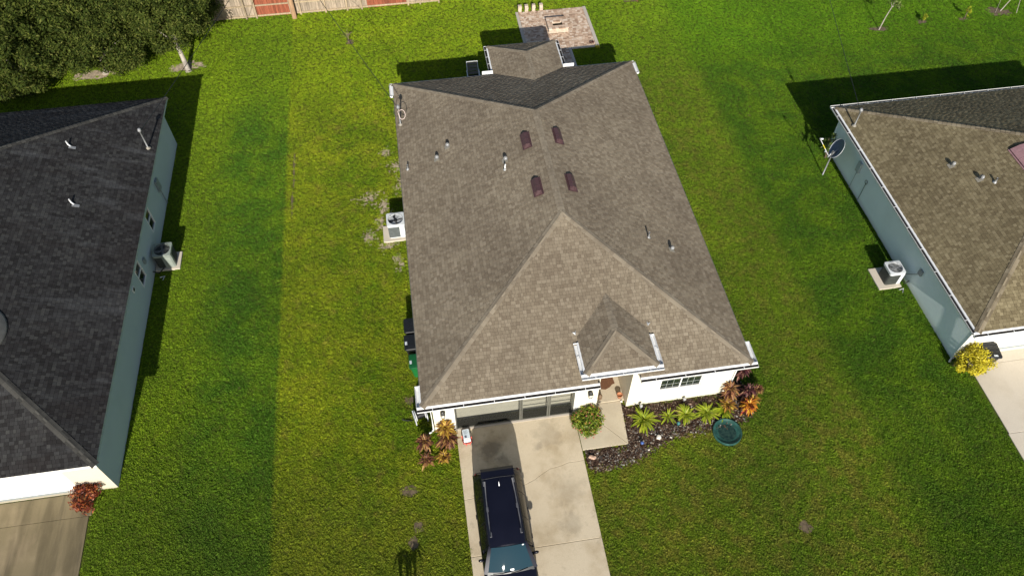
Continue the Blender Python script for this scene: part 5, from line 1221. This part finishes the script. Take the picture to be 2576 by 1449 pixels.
hw_t = [(0, .62, .80), (.06, .80, .95), (.18, .90, 1.02), (.5, .95, 1.05), (1.2, .965, 1.05), (3.0, .965, 1.04), (3.7, .96, 1.06), (4.1, .945, 1.03), (4.55, .90, .95), (4.85, .80, .84), (5.02, .66, .72), (5.10, .48, .62)]
def half(hw, zt): return [(0, zt + .035), (.4 * hw, zt + .032), (.75 * hw, zt + .012), (.93 * hw, zt - .03), (.985 * hw, zt - .11), (hw, zt * .68), (hw * .99, .45), (hw * .95, .28), (hw * .8, .20), (0, .18)]
secs = []
for f, hw, zt in hw_t:
    h_ = half(hw, zt); secs.append([Q(x, f, z) for x, z in h_] + [Q(-x, f, z) for x, z in h_[-2:0:-1]])
b = MB(); b.loft(secs, True, True); body = b.build("body", M_paint, car, smooth=True, angle=.9)
# greenhouse: belt line to roof edge
def belt(f): return .90 if f > .4 else .80 + .25 * f
gh = [(.16, .80, .97, 1.06), (.36, .74, 1.50, 1.56), (.46, .66, 1.655, 1.71), (.62, .60, 1.685, 1.745), (1.4, .63, 1.705, 1.77), (2.4, .655, 1.70, 1.765), (3.0, .66, 1.665, 1.725), (3.22, .655, 1.625, 1.675)]
def ghsec(f, hr_, ze_, zc): return [Q(x, f, z) for x, z in ((0.93, 1.02), (.93 + (hr_ - .93) * .5 + .03, (1.02 + ze_) / 2), (hr_ + .015, ze_ - .05), (hr_ - .03, ze_ + .005), (hr_ * .6, zc - .01), (0, zc))] + [Q(-x, f, z) for x, z in ((hr_ * .6, zc - .01), (hr_ - .03, ze_ + .005), (hr_ + .015, ze_ - .05), (.93 + (hr_ - .93) * .5 + .03, (1.02 + ze_) / 2), (0.93, 1.02))]
b = MB(); b.loft([ghsec(*g) for g in gh], False, False)
# windscreen slope and hatch
def ws(u, v, off=0.0):
    """u -1..1 across, v 0 roof .. 1 cowl"""
    xt, xb = .62, .86; x = u * (xt + (xb - xt) * v); bow = (1 - u * u)
    f = 3.20 + .74 * v + .10 * bow * (0.4 + .6 * v) - .02; z = 1.64 + .045 * bow * (1 - v) - .585 * max(v, 0) ** 1.12
    return Q(x, f + off * .6, z + off * .8)
def hb(u, v, off=0.0):
    xt, xb = .64, .82; x = u * (xt + (xb - xt) * v); bow = (1 - u * u); return Q(x, .44 - .34 * v - .04 * bow - off, 1.65 + .05 * bow * (1 - v) - .62 * v + off * .4)
def grid(b, fn, nu, nv, u0=-1, u1=1, v0=0, v1=1, off=0.0):
    for i in range(nu):
        for j in range(nv):
            a, c = u0 + (u1 - u0) * i / nu, u0 + (u1 - u0) * (i + 1) / nu; d, e = v0 + (v1 - v0) * j / nv, v0 + (v1 - v0) * (j + 1) / nv
            b.poly([fn(a, d, off), fn(c, d, off), fn(c, e, off), fn(a, e, off)])
grid(b, ws, 8, 5, -1.12, 1.12, -.03, 1.02); grid(b, hb, 6, 4, -1.05, 1.05)
for s in (-1, 1): b.poly([Q(s * .93, 3.22, 1.02), Q(s * .67, 3.22, 1.58), ws(s * 1.1, .0), ws(s * 1.1, .5), ws(s * 1.1, 1.0), Q(s * .93, 3.9, 1.02)])
b.build("cabin", M_paint, car, smooth=True, fix=True, angle=.7)
b = MB(); grid(b, ws, 10, 6, -.95, .95, .04, .93, .012); wsc = b.build("windscreen", M_wglass, car, smooth=True, fix=True)
b = MB(); grid(b, ws, 8, 1, -.97, .97, .935, 1.06, .014); b.build("cowl", M_black, car, smooth=True, fix=True)
b = MB(); b.poly([ws(.78, .06, .016), ws(.88, .06, .016), ws(.88, .10, .016), ws(.78, .10, .016)]); b.build("sticker", M_whitep, wsc)
b = MB(); b.poly([ws(-.02, .84, .016), ws(.14, .84, .016), ws(.14, .90, .016), ws(-.02, .90, .016)]); b.build("paper_tag", M_whitep, wsc)
b = MB(); grid(b, hb, 6, 3, -.9, .9, .1, .8, .012); b.build("rear_window", M_cglass, car, smooth=True, fix=True)
b = MB(); b.loft([[Q(x, f, z) for x in (-.62, -.3, 0, .3, .62)] for f, z in ((.66, 1.738), (.42, 1.728), (.26, 1.675), (.27, 1.64))], False, False); b.build("spoiler", M_paint, car, smooth=True, fix=True)
def sidep(s, f, v):
    for i in range(len(gh) - 1):
        if gh[i][0] <= f <= gh[i + 1][0] or i == len(gh) - 2:
            k = min(1, max(0, (f - gh[i][0]) / (gh[i + 1][0] - gh[i][0]))); hr_ = gh[i][1] * (1 - k) + gh[i+1][1] * k; ze_ = gh[i][2] * (1 - k) + gh[i+1][2] * k; break
    a, m, t2 = Vector((.93, 1.02)), Vector((.93 + (hr_ - .93) * .5 + .03, (1.02 + ze_) / 2)), Vector((hr_ + .015, ze_ - .05))
    p_ = a.lerp(m, v * 2) if v < .5 else m.lerp(t2, v * 2 - 1)
    return Q(s * (p_.x + .008), f, p_.y + .004)
for s in (-1, 1):
    for (f0, f1) in ((.55, 1.25), (1.32, 2.22), (2.30, 3.12)):
        b = MB(); n = 4
        for i in range(n):
            for j in range(4): b.poly([sidep(s, f0 + (f1 - f0) * i / n, .12 + .80 * j / 4), sidep(s, f0 + (f1 - f0) * (i + 1) / n, .12 + .80 * j / 4), sidep(s, f0 + (f1 - f0) * (i + 1) / n, .12 + .80 * (j + 1) / 4), sidep(s, f0 + (f1 - f0) * i / n, .12 + .80 * (j + 1) / 4)])
        b.build("side_window", M_cglass, car, smooth=True, fix=True)
    b = MB(); b.poly([Q(s * .915, 3.24, 1.10), Q(s * .74, 3.24, 1.42), Q(s * .915, 3.62, 1.09)]); b.build("quarter_window", M_cglass, car)
    b = MB(); b.tube([Q(s * .515, .80, 1.745), Q(s * .545, 1.4, 1.775), Q(s * .565, 2.4, 1.77), Q(s * .57, 2.86, 1.735)], .022, 8); rl = b.build("roof_rail", M_rail, car, smooth=True)
    for f in (.86, 1.85, 2.78):
        b = MB(); zz = 1.725 if f < 2.5 else 1.70; b.box(CX_ + s * .55 - .04, CY_ - f - .09, CZ_ + zz - .03, CX_ + s * .55 + .04, CY_ - f + .09, CZ_ + zz + .02); b.build("rail_foot", M_rail, rl, bevel=.01)
    b = MB(); b.loft([[Q(s * (1.0 + .10 * math.cos(a * .785) * k), 3.42 + .055 * math.sin(a * .785) * k + d, 1.09 + d2 + .0) for a in range(8)] for k, d, d2 in ((.5, 0, -.09), (1.0, 0, -.06), (1.05, .01, .02), (.7, .02, .07), (.2, .02, .08))]); mr = b.build("side_mirror", M_paint, car, smooth=True, fix=True)
    b = MB(); b.tube([Q(s * .88, 3.46, 1.04), Q(s * .97, 3.43, 1.05)], .03, 6); b.build("mirror_arm", M_black, mr)
    for f in (1.0, 4.08):
        b = MB(); M_ = Matrix.Translation(Q(s * .86, f, .335)) @ Matrix.Rotation(math.pi / 2, 4, 'Y'); b.lathe([(.2, -.11), (.32, -.11), (.335, -.08), (.335, .08), (.32, .11), (.2, .11)], 24, M_); wh = b.build("wheel", M_tyre, car, smooth=True)
        b = MB(); b.lathe([(0, s * .09), (.06, s * .1), (.19, s * .085), (.21, s * .11)], 20, M_); b.build("rim", M_rim, wh, smooth=True)
    b = MB(); b.loft([[Q(s * .86, .12, .85), Q(s * .78, .06, .85), Q(s * .78, .22, 1.28), Q(s * .84, .28, 1.28)], [Q(s * .88, .13, .85), Q(s * .78, .04, .85), Q(s * .78, .19, 1.28), Q(s * .86, .28, 1.28)]]); b.build("tail_light", M_tail, car, fix=True)
    b = MB(); b.poly([Q(s * .80, 4.80, .83), Q(s * .52, 5.02, .72), Q(s * .50, 5.08, .62), Q(s * .82, 4.88, .70)]); b.build("headlight", M_lamp, car)
    for f in (1.75, 2.75): b = MB(); b.box(CX_ + s * .975 - .015, CY_ - f - .09, CZ_ + .86, CX_ + s * .975 + .015, CY_ - f + .09, CZ_ + .89); b.build("door_handle", M_paint, car, bevel=.006)
for (u0, u1) in ((-.75, .05), (.0, .72)):
    b = MB(); b.tube([ws(u0, .985, .03), ws((u0 + u1) / 2, .965, .035), ws(u1, .93, .03)], .012, 5); b.build("wiper", M_black, car)
b = MB(); b.loft([[Q(.018, .92, 1.76), Q(-.018, .92, 1.76), Q(-.018, 1.04, 1.76), Q(.018, 1.04, 1.76)], [Q(.004, .90, 1.86), Q(-.004, .90, 1.86), Q(-.004, .92, 1.86), Q(.004, .92, 1.86)]]); b.build("antenna", M_whitep, car, fix=True)
b = MB(); b.tube([Q(-.62, .70, 1.742), Q(0, .68, 1.762), Q(.62, .70, 1.742)], .006, 5); b.build("roof_seam", M_black, car)
